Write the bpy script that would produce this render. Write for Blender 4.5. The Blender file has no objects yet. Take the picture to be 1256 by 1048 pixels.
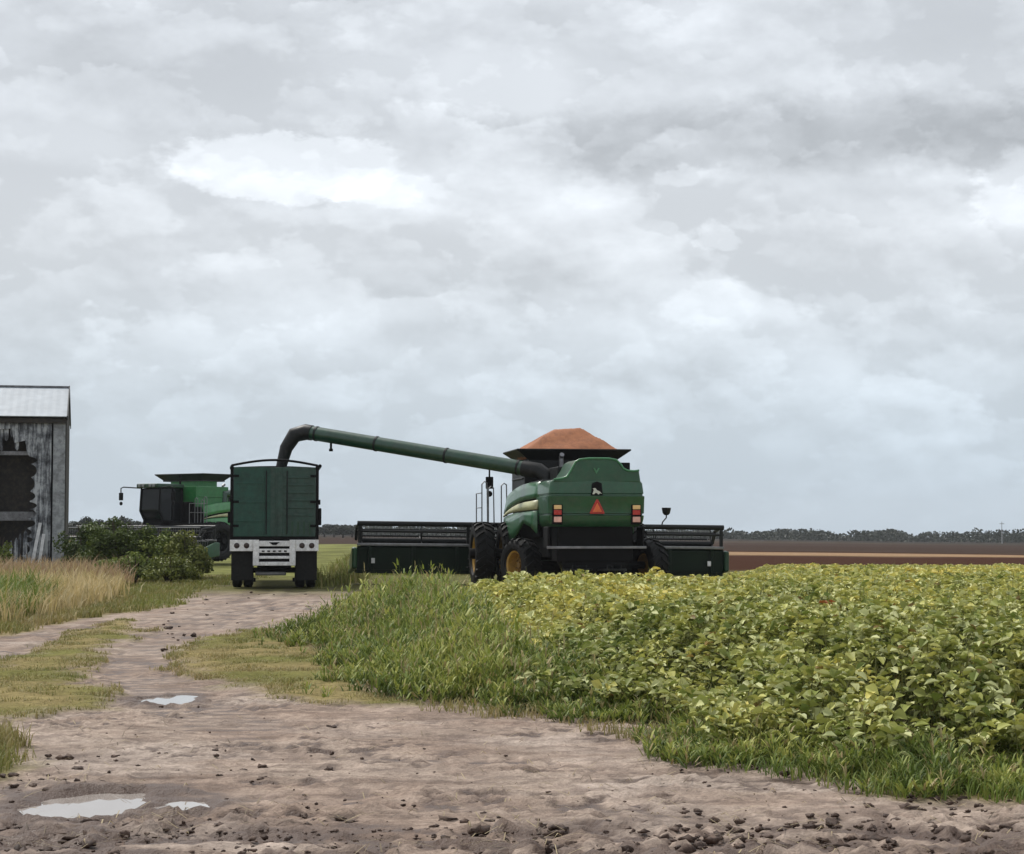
import bpy, bmesh, math, random
import numpy as np
from mathutils import Vector, Matrix
random.seed(11)
RNG = np.random.default_rng(7)
PI = math.pi
scn = bpy.context.scene
COL = scn.collection

# ------------------------------------------------------------------ camera geometry
F, HOR, H = 2400.0, 653.0, 1.65
PITCH = math.atan((HOR-524)/F)
def ray(px, py):
    cx, cy = (px-628)/F, (524-py)/F
    return Vector((cx, math.cos(PITCH)-cy*math.sin(PITCH), math.sin(PITCH)+cy*math.cos(PITCH)))
def at(px, py, d):
    r = ray(px, py); s = d/r.y
    return Vector((r.x*s, d, H+r.z*s))
def gp(px, py):
    r = ray(px, py); s = -H/r.z
    return (r.x*s, r.y*s)

cam = bpy.data.objects.new('camera', bpy.data.cameras.new('camera')); COL.objects.link(cam)
cam.location = (0, 0, H); cam.rotation_euler = (PI/2+PITCH, 0, 0)
cam.data.sensor_width = 36; cam.data.lens = F/1256*36; cam.data.clip_end = 6000; cam.data.clip_start = 0.2
scn.camera = cam

# ------------------------------------------------------------------ noise
def _h(ix, iy, seed):
    n = (ix.astype(np.int64)*374761393 + iy.astype(np.int64)*668265263 + seed*1442695041) & 0x7fffffff
    n = ((n ^ (n >> 13))*1274126177) & 0x7fffffff
    return ((n ^ (n >> 16)) & 0xffff)/65535.0
def vn(x, y, seed=0):
    x = np.asarray(x, float); y = np.asarray(y, float)
    ix, iy = np.floor(x), np.floor(y); fx, fy = x-ix, y-iy
    ux, uy = fx*fx*fx*(fx*(fx*6-15)+10), fy*fy*fy*(fy*(fy*6-15)+10)
    def g(dx, dy):
        a = _h(ix+dx, iy+dy, seed)*2*PI
        return np.cos(a)*(fx-dx)+np.sin(a)*(fy-dy)
    a = g(0,0)*(1-ux)+g(1,0)*ux; b = g(0,1)*(1-ux)+g(1,1)*ux
    return (a*(1-uy)+b*uy)*1.5
def fbm(x, y, seed=0, o=4, g=0.5):
    s = 0; a = 1; t = 0
    for k in range(o):
        s = s+a*vn(x*2**k+k*17.3, y*2**k-k*9.1, seed+k); t += a; a *= g
    return s/t*1.4
def sm(a, b, x):
    t = np.clip((x-a)/(b-a), 0, 1); return t*t*(3-2*t)
def pip(poly, x, y):
    x = np.asarray(x, float); y = np.asarray(y, float)
    ins = np.zeros(x.shape, bool); n = len(poly)
    for i in range(n):
        x0, y0 = poly[i]; x1, y1 = poly[(i+1) % n]
        if y0 == y1: continue
        c = ((y0 > y) != (y1 > y)) & (x < (x1-x0)*(y-y0)/(y1-y0)+x0)
        ins ^= c
    return ins
def pdist(poly, x, y):
    """signed distance, positive inside"""
    x = np.asarray(x, float); y = np.asarray(y, float)
    best = np.full(x.shape, 1e9); n = len(poly)
    for i in range(n):
        ax, ay = poly[i]; bx, by = poly[(i+1) % n]
        dx, dy = bx-ax, by-ay; L = dx*dx+dy*dy+1e-12
        t = np.clip(((x-ax)*dx+(y-ay)*dy)/L, 0, 1)
        best = np.minimum(best, np.hypot(x-ax-t*dx, y-ay-t*dy))
    return np.where(pip(poly, x, y), best, -best)
def pline(pts, x, y):
    best = np.full(np.shape(x), 1e9)
    for (ax, ay), (bx, by) in zip(pts[:-1], pts[1:]):
        dx, dy = bx-ax, by-ay; L = dx*dx+dy*dy+1e-12
        t = np.clip(((x-ax)*dx+(y-ay)*dy)/L, 0, 1)
        best = np.minimum(best, np.hypot(x-ax-t*dx, y-ay-t*dy))
    return best

# ------------------------------------------------------------------ object helpers
def tag(o, label=None, cat=None, group=None, kind=None):
    if label: o['label'] = label
    if cat: o['category'] = cat
    if group: o['group'] = group
    if kind: o['kind'] = kind
    return o
def empty(name, loc, rz=0.0):
    o = bpy.data.objects.new(name, None); COL.objects.link(o)
    o.location = loc; o.rotation_euler = (0, 0, rz); o.empty_display_size = 0.3
    return o
def mk(name, bm, mat, parent=None, bevel=0.0, smooth=False, solid=0.0):
    bmesh.ops.recalc_face_normals(bm, faces=bm.faces)
    me = bpy.data.meshes.new(name); bm.to_mesh(me); bm.free()
    o = bpy.data.objects.new(name, me); COL.objects.link(o)
    me.materials.append(mat)
    if parent: o.parent = parent
    if smooth:
        for p in me.polygons: p.use_smooth = True
        me.set_sharp_from_angle(angle=math.radians(38))
    if solid:
        m = o.modifiers.new('solid', 'SOLIDIFY'); m.thickness = solid; m.offset = 0
    if bevel:
        m = o.modifiers.new('bevel', 'BEVEL'); m.width = bevel; m.segments = 2; m.limit_method = 'ANGLE'; m.angle_limit = math.radians(35)
    return o
def B(): return bmesh.new()
def box(bm, x0, x1, y0, y1, z0, z1, M=None):
    v = [bm.verts.new((x, y, z)) for x in (x0, x1) for y in (y0, y1) for z in (z0, z1)]
    for f in ((0,1,3,2),(4,6,7,5),(0,4,5,1),(2,3,7,6),(0,2,6,4),(1,5,7,3)): bm.faces.new([v[i] for i in f])
    if M is not None:
        for q in v: q.co = M @ q.co
    return v
def prism(bm, poly, axis, a, b):
    def P(u, w, t): return {'x': (t, u, w), 'y': (u, t, w), 'z': (u, w, t)}[axis]
    A = [bm.verts.new(P(u, w, a)) for u, w in poly]; C = [bm.verts.new(P(u, w, b)) for u, w in poly]
    n = len(poly)
    bm.faces.new(A); bm.faces.new(C[::-1])
    for i in range(n): bm.faces.new((A[i], A[(i+1) % n], C[(i+1) % n], C[i]))
def tube(bm, pts, r, n=8, caps=True):
    pts = [Vector(p) for p in pts]; rs = r if isinstance(r, (list, tuple)) else [r]*len(pts)
    rings = []; prev = None
    for i, p in enumerate(pts):
        if i == 0: t = pts[1]-p
        elif i == len(pts)-1: t = p-pts[i-1]
        else: t = (pts[i+1]-p).normalized()+(p-pts[i-1]).normalized()
        t.normalize()
        if prev is None:
            up = Vector((0,0,1)) if abs(t.z) < 0.9 else Vector((0,1,0))
            u = t.cross(up).normalized()
        else:
            u = (prev - t*prev.dot(t)).normalized()
        prev = u; w = t.cross(u)
        rings.append([bm.verts.new(p+(u*math.cos(2*PI*k/n)+w*math.sin(2*PI*k/n))*rs[i]) for k in range(n)])
    for a, b in zip(rings[:-1], rings[1:]):
        for k in range(n): bm.faces.new((a[k], a[(k+1) % n], b[(k+1) % n], b[k]))
    if caps: bm.faces.new(rings[0][::-1]); bm.faces.new(rings[-1])
def lathe(bm, prof, n=28, axis='x', c=(0,0,0), caps=True):
    rings = []
    for t, r in prof:
        ring = []
        for k in range(n):
            a = 2*PI*k/n; u, w = r*math.cos(a), r*math.sin(a)
            ring.append(bm.verts.new({'x': (c[0]+t, c[1]+u, c[2]+w), 'y': (c[0]+u, c[1]+t, c[2]+w), 'z': (c[0]+u, c[1]+w, c[2]+t)}[axis]))
        rings.append(ring)
    for a, b in zip(rings[:-1], rings[1:]):
        for k in range(n): bm.faces.new((a[k], a[(k+1) % n], b[(k+1) % n], b[k]))
    if caps: bm.faces.new(rings[0][::-1]); bm.faces.new(rings[-1])
def loft(bm, top, bot, rows=1):
    """sheet between two equally long curves"""
    L = []
    for j in range(rows+1):
        t = j/rows
        L.append([bm.verts.new(Vector(a).lerp(Vector(b), t)) for a, b in zip(top, bot)])
    for a, b in zip(L[:-1], L[1:]):
        for i in range(len(a)-1): bm.faces.new((a[i], a[i+1], b[i+1], b[i]))
def npmesh(name, V, faces_n, Fidx, mat, col=None, parent=None, smooth=False):
    """V (n,3); Fidx flat index array; faces_n verts per face (array)"""
    me = bpy.data.meshes.new(name)
    me.vertices.add(len(V)); me.vertices.foreach_set('co', np.ascontiguousarray(V, np.float32).ravel())
    me.loops.add(len(Fidx)); me.loops.foreach_set('vertex_index', np.ascontiguousarray(Fidx, np.int32))
    starts = np.concatenate(([0], np.cumsum(faces_n)[:-1])).astype(np.int32)
    me.polygons.add(len(faces_n)); me.polygons.foreach_set('loop_start', starts)
    me.update(calc_edges=True)
    if smooth: me.polygons.foreach_set('use_smooth', np.ones(len(faces_n), bool))
    if col is not None:
        a = me.color_attributes.new('tint', 'FLOAT_COLOR', 'POINT')
        if col.shape[1] == 3: col = np.concatenate((col, np.ones((len(col), 1))), 1)
        a.data.foreach_set('color', np.ascontiguousarray(col, np.float32).ravel())
    me.materials.append(mat)
    o = bpy.data.objects.new(name, me); COL.objects.link(o)
    if parent: o.parent = parent
    return o

# ------------------------------------------------------------------ materials
def nodes(name):
    m = bpy.data.materials.new(name); m.use_nodes = True
    nt = m.node_tree; p = nt.nodes['Principled BSDF']
    return m, nt, p
def paint(name, col, rough=0.35, metal=0.0, dust=0.25, dustcol=(.20,.15,.11), scale=3.0, coat=0.0, var=0.25, bump=0.0, spec=0.5):
    m, nt, p = nodes(name); N, L = nt.nodes, nt.links; p.inputs['Specular IOR Level'].default_value = spec
    tc = N.new('ShaderNodeTexCoord')
    n1 = N.new('ShaderNodeTexNoise'); n1.inputs['Scale'].default_value = scale; n1.inputs['Detail'].default_value = 7; n1.inputs['Roughness'].default_value = .65
    L.new(tc.outputs['Object'], n1.inputs['Vector'])
    mr = N.new('ShaderNodeMapRange'); mr.inputs['From Min'].default_value = .3; mr.inputs['From Max'].default_value = .7
    mr.inputs['To Min'].default_value = 1-var; mr.inputs['To Max'].default_value = 1+var
    L.new(n1.outputs['Fac'], mr.inputs['Value'])
    mul = N.new('ShaderNodeVectorMath'); mul.operation = 'SCALE'; mul.inputs[0].default_value = col
    L.new(mr.outputs['Result'], mul.inputs['Scale'])
    n2 = N.new('ShaderNodeTexNoise'); n2.inputs['Scale'].default_value = scale*2.3; n2.inputs['Detail'].default_value = 9; n2.inputs['Roughness'].default_value = .7
    L.new(tc.outputs['Object'], n2.inputs['Vector'])
    dr = N.new('ShaderNodeMapRange'); dr.inputs['From Min'].default_value = .45; dr.inputs['From Max'].default_value = .72
    dr.inputs['To Min'].default_value = 0; dr.inputs['To Max'].default_value = dust
    L.new(n2.outputs['Fac'], dr.inputs['Value'])
    mx = N.new('ShaderNodeMix'); mx.data_type = 'RGBA'; mx.inputs['B'].default_value = (*dustcol, 1)
    L.new(dr.outputs['Result'], mx.inputs['Factor']); L.new(mul.outputs['Vector'], mx.inputs['A'])
    L.new(mx.outputs['Result'], p.inputs['Base Color'])
    rr = N.new('ShaderNodeMapRange'); rr.inputs['To Min'].default_value = max(.05, rough-.12); rr.inputs['To Max'].default_value = min(1, rough+.2)
    L.new(n2.outputs['Fac'], rr.inputs['Value']); L.new(rr.outputs['Result'], p.inputs['Roughness'])
    p.inputs['Metallic'].default_value = metal; p.inputs['Coat Weight'].default_value = coat
    if bump:
        b = N.new('ShaderNodeBump'); b.inputs['Strength'].default_value = bump; b.inputs['Distance'].default_value = .02
        L.new(n2.outputs['Fac'], b.inputs['Height']); L.new(b.outputs['Normal'], p.inputs['Normal'])
    return m
def leafmat(name, trans=0.3, rough=0.55, spec=0.3):
    m, nt, p = nodes(name); N, L = nt.nodes, nt.links
    a = N.new('ShaderNodeAttribute'); a.attribute_name = 'tint'
    p.inputs['Roughness'].default_value = rough; p.inputs['Specular IOR Level'].default_value = spec
    L.new(a.outputs['Color'], p.inputs['Base Color'])
    t = N.new('ShaderNodeBsdfTranslucent'); L.new(a.outputs['Color'], t.inputs['Color'])
    mix = N.new('ShaderNodeMixShader'); mix.inputs['Fac'].default_value = trans
    L.new(p.outputs['BSDF'], mix.inputs[1]); L.new(t.outputs['BSDF'], mix.inputs[2])
    L.new(mix.outputs['Shader'], N['Material Output'].inputs['Surface'])
    return m

M_green = paint('green_paint', (.007,.066,.023), .32, dust=.22, dustcol=(.10,.10,.06), coat=.25)
M_dgreen = paint('dark_green_paint', (.005,.042,.017), .38, dust=.2, dustcol=(.06,.06,.04))
M_lgreen = paint('badge_highlight_green', (.045,.20,.085), .35, dust=.2, dustcol=(.2,.2,.12))  # badge colour, also the painted highlight along the hood edge
M_side = paint('side_panel_green', (.030,.125,.055), .3, dust=.35, dustcol=(.22,.23,.17), coat=.3)
M_yellow = paint('pale_yellow_stripe', (.42,.42,.23), .4, dust=.3, dustcol=(.3,.27,.18))
M_rim = paint('yellow_rim', (.38,.22,.04), .5, dust=.6, dustcol=(.16,.09,.04), scale=5)
M_hub = paint('brown_hub', (.20,.11,.02), .6, dust=.8, dustcol=(.05,.032,.02), scale=6)  # darker and browner than the rim around it
M_black = paint('black_steel', (.004,.004,.0045), .6, dust=.08, dustcol=(.03,.028,.025), spec=.12)
M_dark = paint('dark_sheet_metal', (.007,.008,.0085), .45, metal=.0, dust=.12, dustcol=(.04,.038,.036), spec=.3)
M_steel = paint('worn_steel', (.22,.22,.23), .38, metal=.7, dust=.35, dustcol=(.10,.09,.08))
M_rubber = paint('rubber', (.006,.006,.0065), .6, dust=.3, dustcol=(.045,.04,.034), scale=6, spec=.2)
M_glass = paint('cab_glass', (.004,.006,.007), .10, dust=.03, dustcol=(.1,.1,.09), spec=.25)
M_grain = paint('sorghum_grain', (.30,.115,.052), .9, dust=.6, dustcol=(.45,.19,.085), scale=4, var=.3, bump=.5)
M_auger = paint('auger_green', (.006,.046,.022), .30, dust=.2, dustcol=(.10,.11,.09), coat=.4)
M_augerdk = paint('auger_dark', (.007,.008,.008), .45, dust=.4, dustcol=(.055,.05,.048), spec=.3)
M_white = paint('white_bumper', (.74,.74,.75), .45, dust=.55, dustcol=(.33,.29,.26), scale=6)
M_tgreenL = paint('trailer_green', (.004,.048,.032), .5, dust=.5, dustcol=(.03,.085,.06), scale=3.5, var=.4)
M_tgreenR = paint('trailer_faded_green', (.016,.050,.037), .55, dust=.6, dustcol=(.06,.085,.07), scale=3.5, var=.4)
M_red = paint('red_lens', (.45,.025,.015), .25, dust=.1)
M_dred = paint('dark_red_lens', (.016,.003,.003), .3, dust=.2)
M_amber = paint('amber_lens', (.75,.48,.20), .3, dust=.15)
M_pink = paint('pale_reflector', (.75,.42,.34), .35, dust=.2)
M_orange = paint('safety_orange', (.80,.16,.045), .5, dust=.15)
M_emblem = paint('pale_emblem', (.55,.58,.50), .5, dust=.2)
M_board = paint('weathered_board', (.18,.18,.19), .85, dust=.6, dustcol=(.06,.06,.065), scale=4, var=.5, bump=.5)
M_wboard = paint('pale_board', (.38,.38,.38), .8, dust=.5, dustcol=(.16,.15,.15), scale=5, var=.3)
M_leanboard = paint('white_board', (.55,.55,.55), .8, dust=.35, dustcol=(.25,.23,.22), scale=5)
M_barnpost = paint('corner_board', (.30,.315,.33), .8, dust=.85, dustcol=(.10,.10,.105), scale=2.2, var=.45, bump=.4)
M_bside = paint('bright_side_green', (.045,.24,.07), .3, dust=.2, dustcol=(.2,.22,.13), coat=.3)
M_bgreen = paint('bright_green_paint', (.022,.17,.045), .35, dust=.2, dustcol=(.15,.16,.09))
M_header = paint('header_green', (.002,.012,.005), .45, dust=.12, dustcol=(.03,.03,.02), spec=.2)
M_roof = paint('galvanised_roof', (.34,.375,.41), .55, metal=.1, dust=.35, dustcol=(.26,.275,.29), scale=1.2, var=.1)
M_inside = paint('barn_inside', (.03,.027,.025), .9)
M_bark = paint('bark', (.06,.045,.035), .9, bump=.5)
M_leaf = leafmat('foliage', .22)
M_soy = leafmat('soy_leaf', .20, .55, .22)
M_grassm = leafmat('grass_blade', .25, .6, .25)
M_clod = paint('mud_clod', (.050,.029,.021), .65, dust=1, dustcol=(.20,.14,.108), spec=.25, scale=5, var=.5, bump=.6)

def weathered_wall(name):
    """old vertical boarding: streaked greys, plank seams, rust blotches"""
    m, nt, p = nodes(name); N, L = nt.nodes, nt.links
    tc = N.new('ShaderNodeTexCoord'); mp = N.new('ShaderNodeMapping'); mp.inputs['Scale'].default_value = (5, 5, .6)
    L.new(tc.outputs['Object'], mp.inputs['Vector'])
    n1 = N.new('ShaderNodeTexNoise'); n1.inputs['Scale'].default_value = 1.6; n1.inputs['Detail'].default_value = 9; n1.inputs['Roughness'].default_value = .7
    L.new(mp.outputs['Vector'], n1.inputs['Vector'])
    n2 = N.new('ShaderNodeTexNoise'); n2.inputs['Scale'].default_value = 1.3; n2.inputs['Detail'].default_value = 8; n2.inputs['Roughness'].default_value = .7
    L.new(tc.outputs['Object'], n2.inputs['Vector'])
    ad = N.new('ShaderNodeMath'); ad.operation = 'ADD'; L.new(n1.outputs['Fac'], ad.inputs[0]); L.new(n2.outputs['Fac'], ad.inputs[1])
    cr = N.new('ShaderNodeValToRGB'); e = cr.color_ramp.elements
    e[0].position = .42; e[0].color = (.020,.021,.024,1); e[1].position = .56; e[1].color = (.42,.44,.46,1)
    x = cr.color_ramp.elements.new(.49); x.color = (.13,.138,.155,1)
    hf = N.new('ShaderNodeMath'); hf.operation = 'MULTIPLY'; hf.inputs[1].default_value = .5
    L.new(ad.outputs[0], hf.inputs[0]); L.new(hf.outputs[0], cr.inputs['Fac'])
    L.new(cr.outputs['Color'], p.inputs['Base Color']); p.inputs['Roughness'].default_value = .8
    bp = N.new('ShaderNodeBump'); bp.inputs['Strength'].default_value = .5; bp.inputs['Distance'].default_value = .03
    L.new(ad.outputs[0], bp.inputs['Height']); L.new(bp.outputs['Normal'], p.inputs['Normal'])
    return m
M_barn = weathered_wall('weathered_boarding')

def ground_mat():
    m, nt, p = nodes('soil_ground'); N, L = nt.nodes, nt.links
    a = N.new('ShaderNodeAttribute'); a.attribute_name = 'tint'
    g = N.new('ShaderNodeNewGeometry')
    def noise(s, d=6, r=.6):
        n = N.new('ShaderNodeTexNoise'); n.inputs['Scale'].default_value = s; n.inputs['Detail'].default_value = d; n.inputs['Roughness'].default_value = r
        L.new(g.outputs['Position'], n.inputs['Vector']); return n
    n1, n2, n3 = noise(1.1, 8, .65), noise(9, 8, .7), noise(45, 4, .6)
    def rng(n, a0, a1, b0, b1):
        r = N.new('ShaderNodeMapRange'); r.inputs['From Min'].default_value = a0; r.inputs['From Max'].default_value = a1
        r.inputs['To Min'].default_value = b0; r.inputs['To Max'].default_value = b1; L.new(n, r.inputs['Value']); return r.outputs['Result']
    f = N.new('ShaderNodeMath'); f.operation = 'MULTIPLY'
    L.new(rng(n1.outputs['Fac'], .3, .7, .72, 1.18), f.inputs[0]); L.new(rng(n2.outputs['Fac'], .3, .72, .62, 1.22), f.inputs[1])
    f2 = N.new('ShaderNodeMath'); f2.operation = 'MULTIPLY'; L.new(f.outputs[0], f2.inputs[0]); L.new(rng(n3.outputs['Fac'], .3, .7, .8, 1.15), f2.inputs[1])
    sc = N.new('ShaderNodeVectorMath'); sc.operation = 'SCALE'; L.new(a.outputs['Color'], sc.inputs[0]); L.new(f2.outputs[0], sc.inputs['Scale'])
    wet_shade = N.new('ShaderNodeMix'); wet_shade.data_type = 'RGBA'; wet_shade.inputs['B'].default_value = (.078,.046,.033,1)  # mixes in damp soil and the shade painted into hollows
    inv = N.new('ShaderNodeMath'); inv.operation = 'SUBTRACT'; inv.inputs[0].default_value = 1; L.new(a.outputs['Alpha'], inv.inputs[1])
    L.new(inv.outputs[0], wet_shade.inputs['Factor']); L.new(sc.outputs['Vector'], wet_shade.inputs['A'])
    L.new(wet_shade.outputs['Result'], p.inputs['Base Color'])
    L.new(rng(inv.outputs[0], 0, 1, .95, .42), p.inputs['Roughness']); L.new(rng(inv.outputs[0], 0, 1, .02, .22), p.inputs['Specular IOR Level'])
    bp = N.new('ShaderNodeBump'); bp.inputs['Strength'].default_value = .7; bp.inputs['Distance'].default_value = .03
    ad = N.new('ShaderNodeMath'); ad.operation = 'ADD'; L.new(n2.outputs['Fac'], ad.inputs[0]); L.new(n3.outputs['Fac'], ad.inputs[1])
    L.new(ad.outputs[0], bp.inputs['Height']); L.new(bp.outputs['Normal'], p.inputs['Normal'])
    return m
M_ground = ground_mat()
def water_mat():
    m, nt, p = nodes('puddle_water'); N, L = nt.nodes, nt.links
    p.inputs['Base Color'].default_value = (.33,.29,.26,1); p.inputs['Roughness'].default_value = .03; p.inputs['IOR'].default_value = 1.5
    p.inputs['Specular IOR Level'].default_value = .8
    n = N.new('ShaderNodeTexNoise'); n.inputs['Scale'].default_value = 6
    b = N.new('ShaderNodeBump'); b.inputs['Strength'].default_value = .03; b.inputs['Distance'].default_value = .01
    L.new(n.outputs['Fac'], b.inputs['Height']); L.new(b.outputs['Normal'], p.inputs['Normal'])
    return m
M_water = water_mat()

# ------------------------------------------------------------------ world: clouded sky + sun
SUN_EL, SUN_AZ = math.radians(52), math.radians(-40)     # azimuth from +Y towards +X; behind-left of the machines
def world():
    w = bpy.data.worlds.new('World'); scn.world = w; w.use_nodes = True
    nt = w.node_tree; N, L = nt.nodes, nt.links
    bg = N['Background']; bg.inputs['Strength'].default_value = 0.1
    sky = N.new('ShaderNodeTexSky'); sky.sky_type = 'NISHITA'; sky.sun_disc = False
    sky.sun_elevation = SUN_EL; sky.sun_rotation = SUN_AZ; sky.dust_density = 2.5
    tc = N.new('ShaderNodeTexCoord'); V = tc.outputs['Generated']
    def math_(op, a, b=None, c=None):
        n = N.new('ShaderNodeMath'); n.operation = op
        for i, q in enumerate((a, b, c)):
            if q is None: continue
            if isinstance(q, (int, float)): n.inputs[i].default_value = q
            else: L.new(q, n.inputs[i])
        return n.outputs[0]
    def vscale(v, s):
        n = N.new('ShaderNodeVectorMath'); n.operation = 'MULTIPLY'; L.new(v, n.inputs[0]); n.inputs[1].default_value = s; return n.outputs['Vector']
    def noise(v, s, d=6, r=.55, dist=0.0):
        n = N.new('ShaderNodeTexNoise'); n.inputs['Scale'].default_value = s; n.inputs['Detail'].default_value = d
        n.inputs['Roughness'].default_value = r; n.inputs['Distortion'].default_value = dist; L.new(v, n.inputs['Vector']); return n
    def rng(v, a0, a1, b0, b1, smooth=True):
        n = N.new('ShaderNodeMapRange'); n.interpolation_type = 'SMOOTHSTEP' if smooth else 'LINEAR'
        n.inputs['From Min'].default_value = a0; n.inputs['From Max'].default_value = a1
        n.inputs['To Min'].default_value = b0; n.inputs['To Max'].default_value = b1; L.new(v, n.inputs['Value']); return n.outputs['Result']
    S = vscale(V, (1, 1, 1.75))
    # warped direction for placed clouds
    wn = noise(S, 20, 10, .68)
    wsub = N.new('ShaderNodeVectorMath'); wsub.operation = 'SUBTRACT'; L.new(wn.outputs['Color'], wsub.inputs[0]); wsub.inputs[1].default_value = (.5,.5,.5)
    def warped(k):
        m = N.new('ShaderNodeVectorMath'); m.operation = 'MULTIPLY_ADD'; L.new(wsub.outputs['Vector'], m.inputs[0])
        m.inputs[1].default_value = (k, k, k*.6); L.new(V, m.inputs[2]); return m.outputs['Vector']
    W1, W2 = warped(.055), warped(.06)
    def blob(px, py, hw, hh, soft, vec=W1):
        d = ray(px, py).normalized()
        s = N.new('ShaderNodeVectorMath'); s.operation = 'SUBTRACT'; L.new(vec, s.inputs[0]); s.inputs[1].default_value = d
        q = vscale(s.outputs['Vector'], (F/hw, 0, F/hh))
        ln = N.new('ShaderNodeVectorMath'); ln.operation = 'LENGTH'; L.new(q, ln.inputs[0])
        fr = rng(ln.outputs['Value'], 1-soft, 1+soft, 1, 0)
        sep = N.new('ShaderNodeSeparateXYZ'); L.new(V, sep.inputs[0])      # only in front, not mirrored behind
        return math_('MULTIPLY', fr, math_('GREATER_THAN', sep.outputs['Y'], 0.0))
    big = noise(S, 4.5, 3, .5)
    def shift(v, o):
        n = N.new('ShaderNodeVectorMath'); n.operation = 'ADD'; L.new(v, n.inputs[0]); n.inputs[1].default_value = o; return n.outputs['Vector']
    t = rng(big.outputs['Fac'], .35, .65, -.035, .035)
    # heaped layers: each lit from above, so tops are paler than undersides
    for sc_, e, a, d in ((9, .022, .34, 7), (20, .010, .22, 7)):
        n0 = noise(S, sc_, d, .56); n1 = noise(shift(S, (.2*e, 0, e)), sc_, d, .56)
        m = rng(n0.outputs['Fac'], .475, .515, 0, 1)
        df = math_('SUBTRACT', n0.outputs['Fac'], n1.outputs['Fac'])
        t = math_('MULTIPLY_ADD', math_('MULTIPLY', df, m), a*2.1, t)
        t = math_('MULTIPLY_ADD', m, a*.17, t)
    BL = [(1010,170,430,38,.55,-.21,W2),(620,-10,800,50,.9,-.05,W2),(180,70,190,60,.9,-.05,W2),(1120,40,260,40,.9,-.06,W2),
          (350,208,135,42,.10,.21,W1),(410,245,140,36,.16,.09,W1),(310,205,80,26,.5,.05,W1),(470,235,80,14,.15,.08,W1),(610,105,90,50,.35,.10,W1),(460,70,90,45,.7,.06,W1),(850,30,60,30,.35,.10,W1),
          (60,150,110,45,.35,.08,W1),(600,245,90,40,.6,.09,W1),(735,235,40,22,.25,.08,W1),(830,217,40,14,.2,.11,W1),(875,378,60,22,.22,.09,W1),(875,295,24,12,.2,.11,W1),
          (1190,455,60,30,.25,.08,W1),(1245,235,45,50,.2,.14,W1),(1000,450,70,26,.6,.08,W1),(370,395,70,30,.6,.07,W1),(400,242,30,15,.4,-.10,W1),(640,350,60,30,.6,-.05,W2),(500,390,60,50,.7,-.06,W2)]
    for (px, py, hw, hh, so, amp, vec) in BL:
        t = math_('MULTIPLY_ADD', blob(px, py, hw, hh, so, vec), amp, t)
    sep = N.new('ShaderNodeSeparateXYZ'); L.new(V, sep.inputs[0])
    up = sep.outputs['Z']
    # colour: bluish pale near the horizon, neutral grey higher
    hz = rng(up, .01, .16, 0, 1)
    cmix = N.new('ShaderNodeMix'); cmix.data_type = 'RGBA'
    cmix.inputs['A'].default_value = (.410,.478,.542,1); cmix.inputs['B'].default_value = (.480,.506,.535,1)
    L.new(hz, cmix.inputs['Factor'])
    # texture fades out towards the horizon haze
    tt = math_('MULTIPLY', t, rng(up, .0, .075, .25, 1.0))
    gain = math_('MULTIPLY_ADD', tt, 1.5, 1.10)
    cs = N.new('ShaderNodeVectorMath'); cs.operation = 'SCALE'; L.new(cmix.outputs['Result'], cs.inputs[0]); L.new(math_('MULTIPLY', gain, 10.0), cs.inputs['Scale'])
    fm = N.new('ShaderNodeMix'); fm.data_type = 'RGBA'; fm.inputs['Factor'].default_value = .93
    L.new(sky.outputs['Color'], fm.inputs['A']); L.new(cs.outputs['Vector'], fm.inputs['B'])
    L.new(fm.outputs['Result'], bg.inputs['Color'])
world()
sl = bpy.data.lights.new('sun', 'SUN'); sl.energy = 2.5; sl.angle = math.radians(14); sl.color = (1, .96, .90)
so = bpy.data.objects.new('sun', sl); COL.objects.link(so)
sd = Vector((math.sin(SUN_AZ)*math.cos(SUN_EL), math.cos(SUN_AZ)*math.cos(SUN_EL), math.sin(SUN_EL)))
so.rotation_euler = sd.to_track_quat('Z', 'Y').to_euler(); so.location = (0, -20, 60)
scn.view_settings.view_transform = 'Standard'; scn.view_settings.look = 'None'; scn.view_settings.exposure = 0.33; scn.view_settings.gamma = 1
scn.view_settings.use_curve_mapping = False

# ------------------------------------------------------------------ ground plan (metres), from points on the ground
def gpoly(pts): return [gp(*p) for p in pts]
VEG = gpoly([(345,784),(425,802),(470,853),(560,866),(700,880),(830,890),(862,930),(1000,942),(1050,966),(1150,980),(1256,976)])+[(9,12.2),(30,20),(30,71),(7.7,71),(7.3,55),(5.2,54),(5.0,37),(-2.6,37),(-3.6,33)]
SOY = gpoly([(470,735),(560,800),(690,872),(830,888),(880,922),(1000,938),(1080,952),(1256,955)])+[(9,12.8),(30,20),(30,70),(7.8,70),(7.4,54),(5.4,53),(4.9,36),(-3.0,36)]
GRASS_MID = gpoly([(-80,905),(60,872),(140,872),(140,850),(95,838),(128,800),(172,777),(155,761),(95,774),(30,801),(-60,836),(-80,870)])
GRASS_RIGHT = gpoly([(214,802),(235,787),(320,772),(420,800),(470,850),(520,866),(450,868),(330,855),(262,838),(224,825)])
GRASS_LEFT = [gp(-200,790), gp(0,785), gp(60,768), gp(150,752), gp(215,745), gp(230,725), gp(285,715), (-9.5,75), (-6,90), (-60,90), (-60,30)]
GRASS_BACK = [gp(392,722), gp(440,715), gp(445,706), (-1.5,75), (-3,250), (-60,250), (-60,75), (-9,75)]
GRASS_CORNER = gpoly([(-120,905),(-20,900),(22,915),(25,935),(-10,955),(-120,965)])
GRASS_EDGE = gpoly([(1030,950),(1060,925),(1256,918),(1400,925),(1400,985),(1256,984),(1150,984),(1060,975)])
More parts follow.
